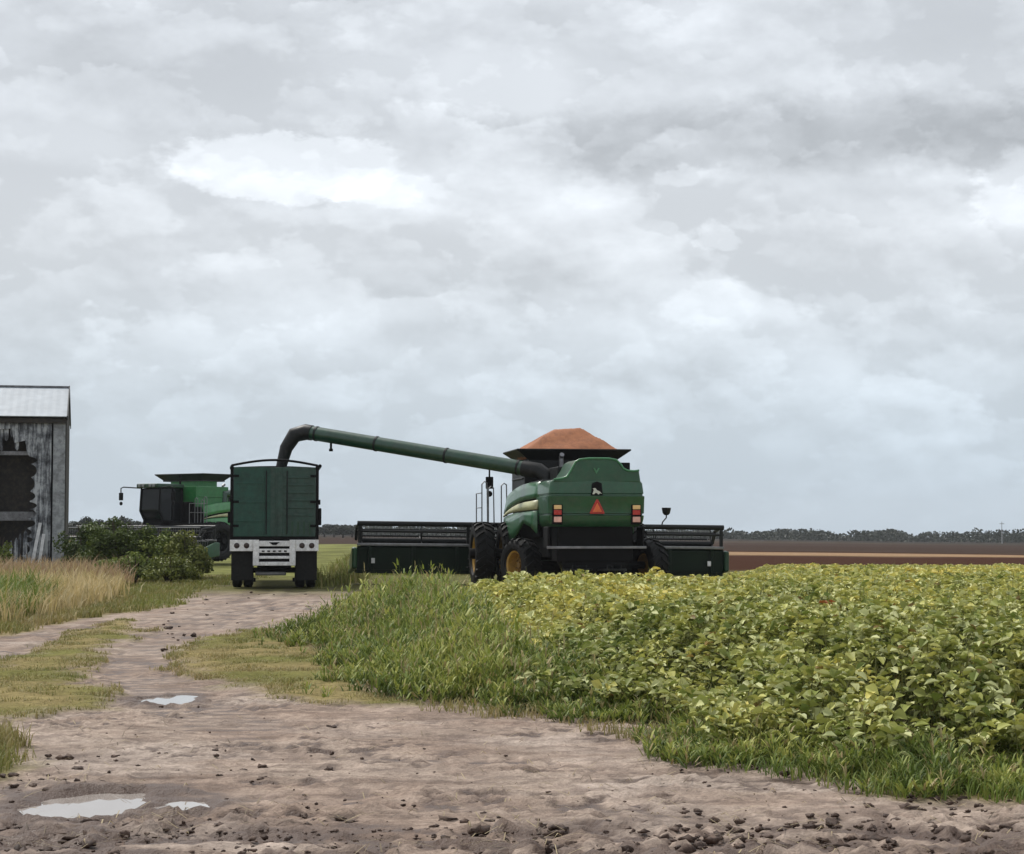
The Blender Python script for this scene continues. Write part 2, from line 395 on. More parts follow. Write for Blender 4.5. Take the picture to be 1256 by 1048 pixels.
TRACKS = [[gp(330,722), gp(255,752), gp(195,782), gp(150,815), gp(185,858), gp(300,905)],
          [gp(372,722), gp(300,748), gp(235,775), gp(195,812), gp(235,855), gp(330,890)]]
CROSS = [[gp(-100,930), gp(250,925), gp(600,930), gp(900,950), gp(1300,1000)],
         [gp(-100,985), gp(300,975), gp(640,985), gp(950,1005), gp(1300,1040)],
         [gp(-100,1040), gp(300,1030), gp(700,1028), gp(1000,1030), gp(1300,1080)],
         [gp(-60,828), gp(10,806), gp(75,782), gp(160,760)]]
PUD = [(*gp(106,984), .35, .52), (*gp(60,988), .20, .20), (*gp(216,987), .19, .27), (*gp(205,857), .25, .50)]
PLEV = -0.030
def puddle_field(x, y):
    r = np.full(np.shape(x), 9.0)
    for (cx, cy, a, b) in PUD:
        wx = fbm(x*2.2, y*1.6, 71, 3)*.38; 
        q = np.hypot((x-cx)/a, (y-cy)/b)+wx
        r = np.minimum(r, q)
    return r
def macro(x, y):
    s = sm(62, 220, y)
    return -0.0105*x*s + .35*s*fbm(x/90, y/120, 3, 2)
def ground():
    def grow(a, b, s0, k):
        v = [a]; s = s0
        while v[-1] < b: v.append(v[-1]+s); s *= k
        return v
    xs = np.arange(-6.5, 6.5, .036)
    xr = np.array(grow(6.5, 1500, .038, 1.045)[1:])
    xs = np.concatenate((-xr[::-1], xs, xr))
    ys = np.arange(9.0, 22, .040)
    yl = [-60, -30, -15, -6, 0, 3, 5, 6, 7, 7.6, 8.1, 8.5, 8.8]
    yf = [22.0]
    while yf[-1] < 1500: yf.append(yf[-1]+max(.05, yf[-1]**2*1.2/3960))
    ys = np.concatenate((yl, ys, yf))
    X, Y = np.meshgrid(xs, ys); X = X.ravel(); Y = Y.ravel()
    near = sm(75, 40, Y)
    wob = .24*fbm(X*1.3, Y*.9, 5, 4)+.16*fbm(X*5, Y*4, 6, 4)-.04
    def mask(poly, w=.25):
        return sm(-w, w, pdist(poly, X, Y)+wob*np.clip(Y/18, .6, 3))
    g_mid, g_r, g_l, g_b, g_c, g_e = (mask(p) for p in (GRASS_MID, GRASS_RIGHT, GRASS_LEFT, GRASS_BACK, GRASS_CORNER, GRASS_EDGE))
    veg = mask(VEG, .3)
    g = np.maximum.reduce((g_mid, g_r, g_l, g_b, g_c, g_e))
    dirt = (1-np.maximum(g, veg))*near
    # relief
    z = macro(X, Y)
    warp = fbm(X*.8, Y*.8, 21, 3)
    rough = fbm(X*1.6, Y*1.6, 12, 4)*.030 + np.abs(fbm(X*5, Y*5.5, 13, 4))*.040-.012 + fbm(X*15, Y*15, 14, 3)*.010
    chunk = np.clip(fbm(X*4.2, Y*6.5+warp, 15, 5)-.10, 0, 1)*.075-np.clip(fbm(X*3.5+9, Y*5.0, 16, 5)-.10, 0, .35)*.20+np.abs(fbm(X*9, Y*9, 18, 3))*.03
    patch = sm(-.15, .35, fbm(X*.5, Y*.55, 31, 3)+.35*sm(12.5, 10.5, Y))       # where the mud is churned rather than rolled flat
    relief = rough*(.40+.55*patch)+chunk*patch*(.35+.65*sm(13.2, 11, Y))+.014*fbm(X*1.2, Y*9+warp*2, 19, 4)
    z = z+relief*dirt*sm(60, 30, Y)
    rut = np.zeros_like(X); lug = np.zeros_like(X)
    for tr in TRACKS:
        d = pline(tr, X+.15*warp, Y); rut = np.maximum(rut, np.exp(-(d/.26)**2)*(.7+.3*fbm(X*2, Y*2, 41, 2)))
        lug = np.maximum(lug, sm(0, .5, np.sin(2*PI*(Y/.34+d*1.6)))*sm(.34, .22, d))
    for tr in CROSS:
        d = pline(tr, X, Y+.35*warp); rut = np.maximum(rut, np.exp(-(d/.17)**2)*(.55+.6*fbm(X*1.2, Y*2, 42, 3)))
        lug = np.maximum(lug, sm(0, .5, np.sin(2*PI*(X/.27+d*1.6)))*sm(.30, .20, d)*sm(-.25, .15, fbm(X*.7, Y*.9, 45, 3)))
    z = z-(rut*.042+lug*.032)*dirt
    z = z+.03*(g_mid+g_r)*near*(1+fbm(X*2, Y*2, 44, 3))
    pf = puddle_field(X, Y); bowl = sm(1.35, .75, pf)
    z = z*(1-bowl)+bowl*(PLEV-.03)+ .012*sm(1.9, 1.4, pf)*sm(1.05, 1.4, pf)
    # keep the bare surface above the water outside the bowls
    lowlim = np.where((Y < 60) & (bowl < .02), PLEV+.004, -99)
    z = np.maximum(z, lowlim*1.0)
    # soil colours
    dry = np.array([.455,.362,.298]); pink = np.array([.35,.256,.202]); dk = np.array([.15,.100,.078])
    grs = np.array([.30,.24,.11]); grs2 = np.array([.20,.19,.065]); tan = np.array([.33,.27,.14])
    n1 = sm(-.35, .45, fbm(X*.45, Y*.5, 51, 4))[:, None]; n2 = sm(.05, .5, fbm(X*1.5, Y*2.2, 52, 4))[:, None]
    c = dry*(1-n1*.55)+pink*n1*.55
    n3 = sm(.02, .45, fbm(X*.8, Y*5.5+warp*1.5, 54, 5))[:, None]; n4 = sm(-.05, .5, fbm(X*.55+4, Y*.8, 55, 5))[:, None]
    c = c*(1-.30*n2)+dk*.30*n2; c = c*(1-.32*n3)+np.array([.20,.140,.112])*.32*n3; c = c*(1-.45*n4)+np.array([.54,.455,.395])*.45*n4
    gm = sm(-.3, .3, fbm(X*.35, Y*.35, 53, 3))[:, None]
    gc = grs*(1-gm)+grs2*gm
    gc = gc*(1-.6*g_l[:, None]*(Y < 62)[:, None])+tan*.6*g_l[:, None]*(Y < 62)[:, None]
    c = c*(1-g[:, None])+gc*g[:, None]
    gbk = (g_b*sm(50, 60, Y))[:, None]; c = c*(1-gbk)+(np.array([.185,.190,.065])*(.8+.5*gm))*gbk
    c = c*(1-veg[:, None])+np.array([.075,.065,.035])*veg[:, None]
    # land beyond: stubble and ploughed strips
    fy = Y+6*fbm(X/25, Y/40, 61, 3)+X*.18
    far = np.array([.17,.125,.085])*np.ones((len(X), 1))
    def band(a, b, colr, w=4):
        nonlocal far
        m = (sm(a-w, a+w, fy)*sm(b+w, b-w, fy))[:, None]; far = far*(1-m)+np.array(colr)*m
    band(45, 90, (.15,.145,.055)); band(88, 146, (.064,.026,.014)); band(146, 172, (.36,.235,.135), 3); band(172, 215, (.055,.024,.014)); band(215, 420, (.058,.036,.026), 12); band(420, 1600, (.042,.034,.028), 40)
    f = (sm(48, 58, Y)*(1-np.maximum(g_l, g_b)))[:, None]
    c = c*(1-f)+far*f
    wet_shade = sm(2.3, 1.05, pf+.5*fbm(X*4, Y*4, 67, 4))*1.0+lug*.38+rut*.35*sm(-.3, .4, fbm(X*.9, Y*.9, 63, 3))+sm(.10, .26, fbm(X*3.5+9, Y*5.0, 16, 5)+.04*patch)*.95*(.35+.65*patch)+.85*sm(11.7, 10.7, Y)*sm(-.25,.25,fbm(X*1.1,Y*2.5,66,4))+.5*sm(13.6, 12.6, Y)*sm(-1.2, -2.2, X)*sm(-.3,.3,fbm(X*2,Y*2.5,68,4))  # damp near puddles; the dark of dents, ruts and treads is painted shade
    wet_shade = np.clip(wet_shade, 0, .92)*dirt
    col = np.concatenate((c, (1-wet_shade)[:, None]), 1)
    nx, ny = len(xs), len(ys)
    I = np.arange(nx*ny).reshape(ny, nx)
    Q = np.stack((I[:-1,:-1], I[:-1,1:], I[1:,1:], I[1:,:-1]), -1).reshape(-1, 4)
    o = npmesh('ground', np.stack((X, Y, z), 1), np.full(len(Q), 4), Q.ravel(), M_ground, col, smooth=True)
    tag(o, 'rutted bare mud with grass verges running out to flat fields', 'ground', kind='structure')
    return o
ground()
def puddle(name, idx, label):
    bm = B()
    for (cx, cy, a, b) in [PUD[i] for i in idx]: pass
    xs = [PUD[i][0] for i in idx]; ys = [PUD[i][1] for i in idx]
    x0, x1 = min(PUD[i][0]-PUD[i][2]*1.5 for i in idx), max(PUD[i][0]+PUD[i][2]*1.5 for i in idx)
    y0, y1 = min(PUD[i][1]-PUD[i][3]*1.5 for i in idx), max(PUD[i][1]+PUD[i][3]*1.5 for i in idx)
    cx, cy, rx, ry = (x0+x1)/2, (y0+y1)/2, (x1-x0)/2, (y1-y0)/2
    bm.faces.new([bm.verts.new((cx+rx*math.cos(2*PI*k/40), cy+ry*math.sin(2*PI*k/40), PLEV)) for k in range(40)])
    tag(mk(name, bm, M_water), label, 'puddle', kind='structure')
puddle('puddle', (0, 1, 2), 'wide bright rain puddle in the churned mud in front')
puddle('puddle', (3,), 'small rain puddle in the wheel track beside the grass verge')

# ------------------------------------------------------------------ scattered vegetation builders
def blades(n_seg_pts, base, hgt, lean, az, wid, col, curve=0.35):
    """tapered bent blades: 2 quads-ish -> 5 verts (quad + tri)"""
    n = len(base)
    dx, dy = np.cos(az), np.sin(az)          # lean direction
    wx, wy = -dy, dx
    V = np.zeros((n, 5, 3))
    mid = base+np.stack((dx*lean*hgt*curve, dy*lean*hgt*curve, hgt*.58), 1)
    tip = base+np.stack((dx*lean*hgt, dy*lean*hgt, hgt*(1-.25*lean)), 1)
    off = np.stack((wx*wid/2, wy*wid/2, np.zeros(n)), 1)
    V[:,0] = base-off; V[:,1] = base+off; V[:,2] = mid+off*.8; V[:,3] = mid-off*.8; V[:,4] = tip
    I = np.arange(n)[:, None]*5
    Fi = np.concatenate((I+np.array([0,1,2,3]), I+np.array([3,2,4])), 1).ravel()
    fn = np.tile([4, 3], n)
    return V.reshape(-1, 3), fn, Fi, np.repeat(col, 5, 0)
def leaves(pos, nrm, axis, ln, wd, col, fold=.25, droop=.15):
    """ovate leaves folded along the midrib: 7 verts, 4 faces"""
    n = len(pos)
    nrm = nrm/np.linalg.norm(nrm, axis=1, keepdims=True)
    axis = axis-nrm*np.sum(axis*nrm, 1, keepdims=True); axis /= np.linalg.norm(axis, axis=1, keepdims=True)+1e-9
    side = np.cross(nrm, axis)
    ln = ln[:, None]; wd = wd[:, None]
    V = np.zeros((n, 6, 3))
    V[:,0] = pos-axis*ln*.5
    V[:,1] = pos+axis*ln*.5-nrm*ln*droop
    V[:,2] = pos+side*wd*.5-axis*ln*.12+nrm*wd*fold
    V[:,3] = pos+side*wd*.36+axis*ln*.2+nrm*wd*fold*.6
    V[:,4] = pos-side*wd*.5-axis*ln*.12+nrm*wd*fold
    V[:,5] = pos-side*wd*.36+axis*ln*.2+nrm*wd*fold*.6
    I = np.arange(n)[:, None]*6
    Fi = np.concatenate((I+np.array([0,2,3,1]), I+np.array([0,1,5,4])), 1).ravel()
    fn = np.full(n*2, 4)
    return V.reshape(-1, 3), fn, Fi, np.repeat(col, 6, 0)
def merge(parts):
    V, fn, Fi, C = [], [], [], []; o = 0
    for v, f, i, c in parts:
        V.append(v); fn.append(f); Fi.append(i+o); C.append(c); o += len(v)
    return np.concatenate(V), np.concatenate(fn), np.concatenate(Fi), np.concatenate(C)
def scatter(poly, dens_fn, step, inset=0.0, wobble=.25, feather=0.0):
    xs = [p[0] for p in poly]; ys = [p[1] for p in poly]
    x0, x1, y0, y1 = min(xs)-feather, max(xs), min(ys)-feather, max(ys)
    nmax = int((x1-x0)*(y1-y0)*step)
    x = RNG.uniform(x0, x1, nmax); y = RNG.uniform(y0, y1, nmax)
    vis = np.abs(x) < y*.275+4.5                                  # what the lens or a step aside can see
    x, y = x[vis], y[vis]
    k = RNG.random(len(x)) < dens_fn(x, y)/step
    x, y = x[k], y[k]
    w = wobble*fbm(x*1.3, y*.9, 5, 3)*np.clip(y/18, .6, 3)
    k = pdist(poly, x, y)+w > inset-feather*np.abs(RNG.normal(0, .5, len(x)))
    return x[k], y[k]
def ramp(t, cols):
    t = np.clip(t, 0, .9999)*(len(cols)-1); i = t.astype(int); f = (t-i)[:, None]
    C = np.array(cols); return C[i]*(1-f)+C[i+1]*f

# soybean crop: canopy of broad leaves
def soy():
    def dens(x, y): return np.clip(1300*(14/y)**.75, 560, 1300)
    x, y = scatter(SOY, dens, 1500, .02, .35, .25)
    hole = fbm(x*2.6, y*2.1, 85, 3)+.35*np.cos(2*PI*(x*.985+y*.15)/.76)
    k = (hole > -.26) | (RNG.random(len(x)) < .14+.5*sm(22, 36, y)); x, y = x[k], y[k]
    n = len(x)
    edge = pdist(SOY, x, y)
    # canopy height: rounds off at the edges, ridged in drilled rows, lumpy
    row = .075*np.cos(2*PI*(x*.985+y*.15)/.76)
    top = (.79+row+.11*fbm(x*1.1, y*.9, 81, 3)+.12*fbm(x*2.7, y*2.4, 82, 3)) * (.38+.62*sm(-.1, 1.5, edge))*(1-.44*sm(37, 58, y)) + .03
    u = RNG.random(n)
    depth = np.where(u < .62, RNG.random(n)**1.6*.26, RNG.random(n)*.75)
    front = sm(1.2, .2, edge); depth = np.where(RNG.random(n) < front*.7, RNG.random(n)*top, depth)
    z = np.maximum(top-depth, .05)
    az = RNG.uniform(0, 2*PI, n); tilt = np.abs(RNG.normal(.40, .38, n))
    nrm = np.stack((np.sin(tilt)*np.cos(az), np.sin(tilt)*np.sin(az), np.cos(tilt)), 1)
    a2 = RNG.uniform(0, 2*PI, n); ax = np.stack((np.cos(a2), np.sin(a2), RNG.normal(-.15, .3, n)), 1)
    far = np.clip((y-16)/25, 0, 1)
    ln = RNG.uniform(.055, .125, n)*(1+.25*far); wd = ln*RNG.uniform(.45, .80, n)
    # ripening: yellower in patches, on top, and further off
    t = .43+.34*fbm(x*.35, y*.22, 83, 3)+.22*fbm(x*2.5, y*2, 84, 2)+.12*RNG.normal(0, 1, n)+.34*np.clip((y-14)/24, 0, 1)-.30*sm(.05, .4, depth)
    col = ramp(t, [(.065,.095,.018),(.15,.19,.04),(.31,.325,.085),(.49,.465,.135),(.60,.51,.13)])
    pale = RNG.random(n) < .26; col[pale] = col[pale]*.4+np.array([.62,.63,.33])*.6
    brown = RNG.random(n) < .012; col[brown] = np.array([.24,.16,.05])
    q = np.hypot(x-3.6, (y-22.2)*.7) < .09
    col[q & (depth < .2)] = np.array([.36,.12,.04])
    col *= RNG.uniform(.9, 1.34, (n, 1))
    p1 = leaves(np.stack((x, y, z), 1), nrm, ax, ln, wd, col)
    # upright stalks with pods
    k = RNG.random(n) < .16
    b = np.stack((x[k], y[k], z[k]-.35), 1)
    m = k.sum()
    p2 = blades(3, b, np.full(m, .40)+RNG.random(m)*.12, RNG.random(m)*.5, RNG.uniform(0, 2*PI, m), np.full(m, .012)*(1+far[k]), np.tile([.20,.20,.07], (m, 1))*RNG.uniform(.6, 1.2, (m, 1)))
    V, fn, Fi, C = merge([p1, p2])
    tag(npmesh('soybean_crop', V, fn, Fi, M_soy, C), 'ripening green and yellow soybean crop filling the field', 'crop', kind='stuff')
soy()

# weeds on the bank left of and in front of the crop
WEED = gpoly([(345,784),(425,800),(470,850),(560,862),(700,880),(840,892),(865,932),(1000,943),(1050,962),(1150,975),(1256,968)])+[(9,12.3),(9,13.0),(4,13.4),(2.5,15),(2.3,18.8),(.9,24),(.0,34.5),(-2.6,34.5),(-3.0,32)]
def weeds():
    x, y = scatter(WEED, lambda x, y: np.clip(170*(18/y)**.8, 70, 170), 170, 0, .5, .42)
    inner = pdist(SOY, x, y); k = (RNG.random(len(x)) > .85*sm(-.1, .9, inner)); x, y = x[k], y[k]
    n = len(x); edge = pdist(WEED, x, y)
    left = sm(1.0, -1.4, x-.5*sm(24, 32, y))
    h = (.36+.50*left+.34*fbm(x*1.5, y*1.0, 91, 4)+RNG.normal(0, .08, n))*(.26+.74*sm(-.4, 1.6, edge))
    h = np.where(RNG.random(n) < .07, h*1.3, h); h = np.clip(h*np.where(RNG.random(n) < .35, RNG.uniform(.5, 1, n), 1), .08, 1.25)
    parts = []; tt0 = RNG.normal(0, .16, n)
    K = 24
    for k in range(K):
        f = (k+RNG.random(n))/K
        az = RNG.uniform(0, 2*PI, n); ln = RNG.uniform(.04, .13, n)*(1-.3*f)*(.7+.5*h)
        base = np.stack((x+.07*np.cos(az)*RNG.random(n), y+.07*np.sin(az)*RNG.random(n), h*f*.92), 1)
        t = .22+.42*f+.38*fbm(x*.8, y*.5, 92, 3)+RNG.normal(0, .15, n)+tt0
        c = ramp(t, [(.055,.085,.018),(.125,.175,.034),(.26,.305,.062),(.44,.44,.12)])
        dryl = RNG.random(n) < .07; c[dryl] = (.36,.28,.13)
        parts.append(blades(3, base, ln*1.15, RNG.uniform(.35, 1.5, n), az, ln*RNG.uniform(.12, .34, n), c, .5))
    m = n
    parts.append(blades(3, np.stack((x, y, np.zeros(n)), 1), h*1.04, RNG.random(n)*.3, RNG.uniform(0, 2*PI, n), np.full(n, .012), np.tile([.13,.17,.045], (n, 1))))
    # seed heads and dead stalks standing over the leaves
    k = RNG.random(n) < .06; m = k.sum()
    for q in range(5):
        b = np.stack((x[k], y[k], h[k]*(.92+.05*q)), 1)
        parts.append(blades(3, b, RNG.uniform(.05, .12, m), RNG.uniform(.2, .9, m), RNG.uniform(0, 2*PI, m), np.full(m, .012), np.tile([.42,.35,.17], (m, 1))*RNG.uniform(.6, 1.15, (m, 1))))
    V, fn, Fi, C = merge(parts)
    tag(npmesh('tall_weeds', V, fn, Fi, M_grassm, C), 'tall green weeds crowding the edge of the crop', 'weeds', kind='stuff')
weeds()

def sward(name, specs, label, cat):
    parts = []
    for (poly, dens, hmin, hmax, wid, cols, lean, seed, inset) in specs:
        dm = dens if isinstance(dens, (int, float)) else max(dens(np.array([0.]), np.array([y]))[0] for y in (12., 20., 30., 60.))
        x, y = scatter(poly, (lambda a, b: np.full(len(a), float(dens))) if isinstance(dens, (int, float)) else dens, dm, inset, .30, .10)
        n = len(x)
        cl = fbm(x*1.4, y*1.1, seed, 3)
        k = RNG.random(n) < .42+.9*cl+.25
        x, y, cl = x[k], y[k], cl[k]; n = len(x)
        h = RNG.uniform(hmin, hmax, n)*(1+.6*cl)
        t = .45+.5*fbm(x*.7, y*.5, seed+1, 3)+RNG.normal(0, .18, n)
        c = ramp(t, cols)*RNG.uniform(.75, 1.2, (n, 1))
        parts.append(blades(3, np.stack((x, y, macro(x, y)-.01), 1), h, RNG.uniform(.2, lean, n), RNG.uniform(0, 2*PI, n), wid*(1+y/30)*RNG.uniform(.7, 1.3, n), c))
    V, fn, Fi, C = merge(parts)
    tag(npmesh(name, V, fn, Fi, M_grassm, C), label, cat, kind='stuff')
SW = [(.40,.31,.16),(.32,.265,.11),(.24,.225,.07),(.17,.19,.045)]
GR = [(.26,.26,.07),(.17,.225,.045),(.125,.19,.035),(.21,.26,.065)]
sward('verge_grass', [
    (GRASS_MID, 1300, .03, .085, .006, SW, 1.2, 101, .05),
    (GRASS_RIGHT, 1300, .03, .085, .006, SW, 1.2, 103, .05),
    (GRASS_CORNER, 1500, .06, .20, .006, SW, .9, 105, .0),
    (GRASS_EDGE, 1500, .06, .20, .007, GR, 1.0, 107, .0),
    ([gp(520,872), gp(560,852), gp(660,868), gp(840,890), gp(870,935), gp(840,925), gp(700,890)], 500, .04, .14, .006, SW, 1.2, 109, .0),
    ([gp(800,925), gp(830,890), gp(1060,950), gp(1060,975), gp(900,945)], 700, .04, .16, .006, GR, 1.1, 110, .0),
    (GRASS_BACK[:5]+[(-9,110)], 60, .25, .60, .012, SW[1:]+GR[:2], .7, 111, 0),
    ([gp(150,752), gp(215,745), gp(230,725), gp(282,714), (-9.2,72), (-13,72), gp(150,728)], 260, .05, .18, .008, SW[1:]+GR[:2], 1.0, 113, 0),
    ([gp(-40,790), gp(0,783), gp(60,766), gp(150,750), gp(150,735), gp(-40,740)], 500, .06, .22, .008, SW, 1.0, 115, 0),
], 'short patchy olive grass on the verges between the wheel tracks', 'grass')
DRY = [(.68,.57,.34),(.58,.46,.24),(.48,.38,.18),(.33,.29,.11)]
DRY2 = [(.42,.29,.19),(.36,.25,.15),(.48,.37,.20),(.26,.23,.10)]
sward('dry_grass', [
    ([gp(-60,775), gp(0,770), gp(60,760), gp(120,742), gp(150,728), (-13.5,56), (-24,56), (-20,40)], 200, .20, .68, .011, DRY, .75, 121, 0),
    ([(-24,54), gp(140,724), gp(160,716), (-14.6,70), (-26,72)], 130, .3, .85, .013, DRY2, .7, 123, 0),
    ([gp(-60,770), gp(30,764), gp(60,745), gp(-60,740)], 150, .4, .9, .012, GR, .9, 125, 0),
], 'tall dry straw-coloured grass growing in front of the barn', 'grass')

# broken stalks trodden into the track
def litter():
    n = 1300
    px = RNG.uniform(-60, 1320, n); py = 862+190*RNG.random(n)**.8
    P = np.array([gp(a, b) for a, b in zip(px, py)]); x, y = P[:,0], P[:,1]
    k = (pdist(VEG, x, y) < .3) & (puddle_field(x, y) > 1.2) & (fbm(x*.8, y*.8, 151, 3) > -.25); x, y = x[k], y[k]; n = len(x)
    c = ramp(RNG.random(n), [(.10,.075,.05),(.26,.20,.12),(.48,.39,.23)])
    V, fn, Fi, C = blades(3, np.stack((x, y, np.full(n, .012)), 1), RNG.uniform(.02, .09, n), np.full(n, 3.2), RNG.uniform(0, 2*PI, n), RNG.uniform(.004, .009, n), c, .5)
    V[:,2] = np.clip(V[:,2], .0, .04)
    tag(npmesh('straw_litter', V, fn, Fi, M_grassm, C), 'bits of dry stalk trodden into the muddy track', 'straw', kind='stuff')
litter()
# mud clods
def clods():
    bm0 = B(); bmesh.ops.create_icosphere(bm0, subdivisions=2, radius=1)
    SV = np.array([v.co[:] for v in bm0.verts]); SF = np.array([[v.index for v in f.verts] for f in bm0.faces]); bm0.free()
    pts = []
    def zone(px0, px1, py0, py1, n, s0, s1):
        for _ in range(n):
            X, Y = gp(random.uniform(px0, px1), random.uniform(py0, py1)); pts.append((X, Y, s0*(s1/s0)**(random.random()**2)))
    zone(520,1300,1006,1046,150,.010,.042); zone(820,1300,990,1030,70,.010,.04); zone(1100,1300,975,1000,40,.010,.035)
    zone(-40,330,1005,1048,100,.010,.036); zone(-20,140,925,985,45,.010,.04); zone(300,620,985,1045,50,.010,.03)
    zone(-40,1100,880,1046,200,.004,.013); zone(-40,1300,1015,1050,500,.004,.018); zone(380,480,885,960,9,.012,.035); zone(130,330,860,960,22,.008,.026)
    zone(820,1100,940,975,25,.008,.025); zone(200,420,725,800,60,.015,.05)
    Vs, Fs, o = [], [], 0
    for (X, Y, s) in pts:
        if puddle_field(np.array([X]), np.array([Y]))[0] < 1.25: continue
        d = SV.copy()
        nz = 1+1.1*fbm(d[:,0]*1.6+X*9, d[:,1]*1.6+d[:,2]*1.3+Y*7, 131, 4)
        d = d*nz[:, None]*np.array([s*random.uniform(.8, 1.9), s*random.uniform(.7, 1.2), s*random.uniform(.45, .8)])
        a = random.uniform(0, 2*PI); R = np.array([[math.cos(a), -math.sin(a), 0], [math.sin(a), math.cos(a), 0], [0, 0, 1]])
        d = d@R.T+np.array([X, Y, s*.05]); Vs.append(d); Fs.append(SF+o); o += len(d)
    V = np.concatenate(Vs); Fq = np.concatenate(Fs)
    tag(npmesh('mud_clods', V, np.full(len(Fq), 3), Fq.ravel(), M_clod, smooth=False), 'dark damp clods of mud strewn over the track', 'mud', kind='stuff')
clods()

# ------------------------------------------------------------------ wheels
def tyre_bm(R, w, rr, lugs, lug_h=.05):
    bm = B(); h = w/2
    lathe(bm, [(-h*.72, rr), (-h*.95, rr+.06), (-h, (R+rr)/2), (-h*.93, R-.12), (-h*.78, R-lug_h-.01), (0, R-lug_h), (h*.78, R-lug_h-.01), (h*.93, R-.12), (h, (R+rr)/2), (h*.95, rr+.06), (h*.72, rr), (h*.5, rr-.02), (-h*.5, rr-.02), (-h*.72, rr)], 36, caps=False)
    if lugs:
        for k in range(lugs):
            for s in (-1, 1):
                a0 = 2*PI*(k+(0 if s > 0 else .5))/lugs; da = 2*PI/lugs*.75; th = 2*PI/lugs*.30
                ring = []
                for (t, x, rad) in ((0, .02*s, R), (.55, s*h*.6, R-.006), (1, s*h*.98, R-.05)):
                    q = []
                    for (dd, dr) in ((-th/2, -lug_h-.03), (th/2, -lug_h-.03), (th/2, 0), (-th/2, 0)):
                        a = a0+da*t+dd; r = rad+dr; q.append(bm.verts.new((x, r*math.cos(a), r*math.sin(a))))
                    ring.append(q)
                for A, C in zip(ring[:-1], ring[1:]):
                    for i in range(4): bm.faces.new((A[i], A[(i+1) % 4], C[(i+1) % 4], C[i]))
                bm.faces.new(ring[0]); bm.faces.new(ring[-1][::-1])
    return bm
def rim_bm(rr, w, side):
    bm = B(); s = side; h = w/2
    lathe(bm, [(s*h*.70, rr+.012), (s*h*.76, rr), (s*h*.66, rr*.90), (-s*h*.25, rr*.84), (-s*h*.30, rr*.70)], 28, caps=False)
    return bm
def hub_bm(rr, w, side):
    bm = B(); s = side; h = w/2
    lathe(bm, [(-s*h*.28, rr*.84), (-s*h*.20, rr*.50), (s*h*.02, rr*.42), (s*h*.05, rr*.24), (s*h*.28, rr*.22), (s*h*.30, .02)], 28)
    for k in range(8):
        a = 2*PI*k/8; lathe(bm, [(-s*h*.25, .025), (s*h*.0, .025)], 6, 'x', (0, rr*.60*math.cos(a), rr*.60*math.sin(a)))
    return bm
def wheel(parent, x, y, R, w, rr, lugs, side, rimmat, steer=0.0, z=None):
    o = mk('wheel', tyre_bm(R, w, rr, lugs), M_rubber, parent, smooth=True)
    o.location = (x, y, R-.03 if z is None else z); o.rotation_euler = (random.uniform(0, 6), 0, 0)
    if steer: o.rotation_euler = (random.uniform(0, 6), 0, steer)
    mk('rim', rim_bm(rr, w, side), rimmat, o, smooth=True)
    mk('hub', hub_bm(rr, w, side), M_hub if rimmat is M_rim else rimmat, o, smooth=True)
    return o

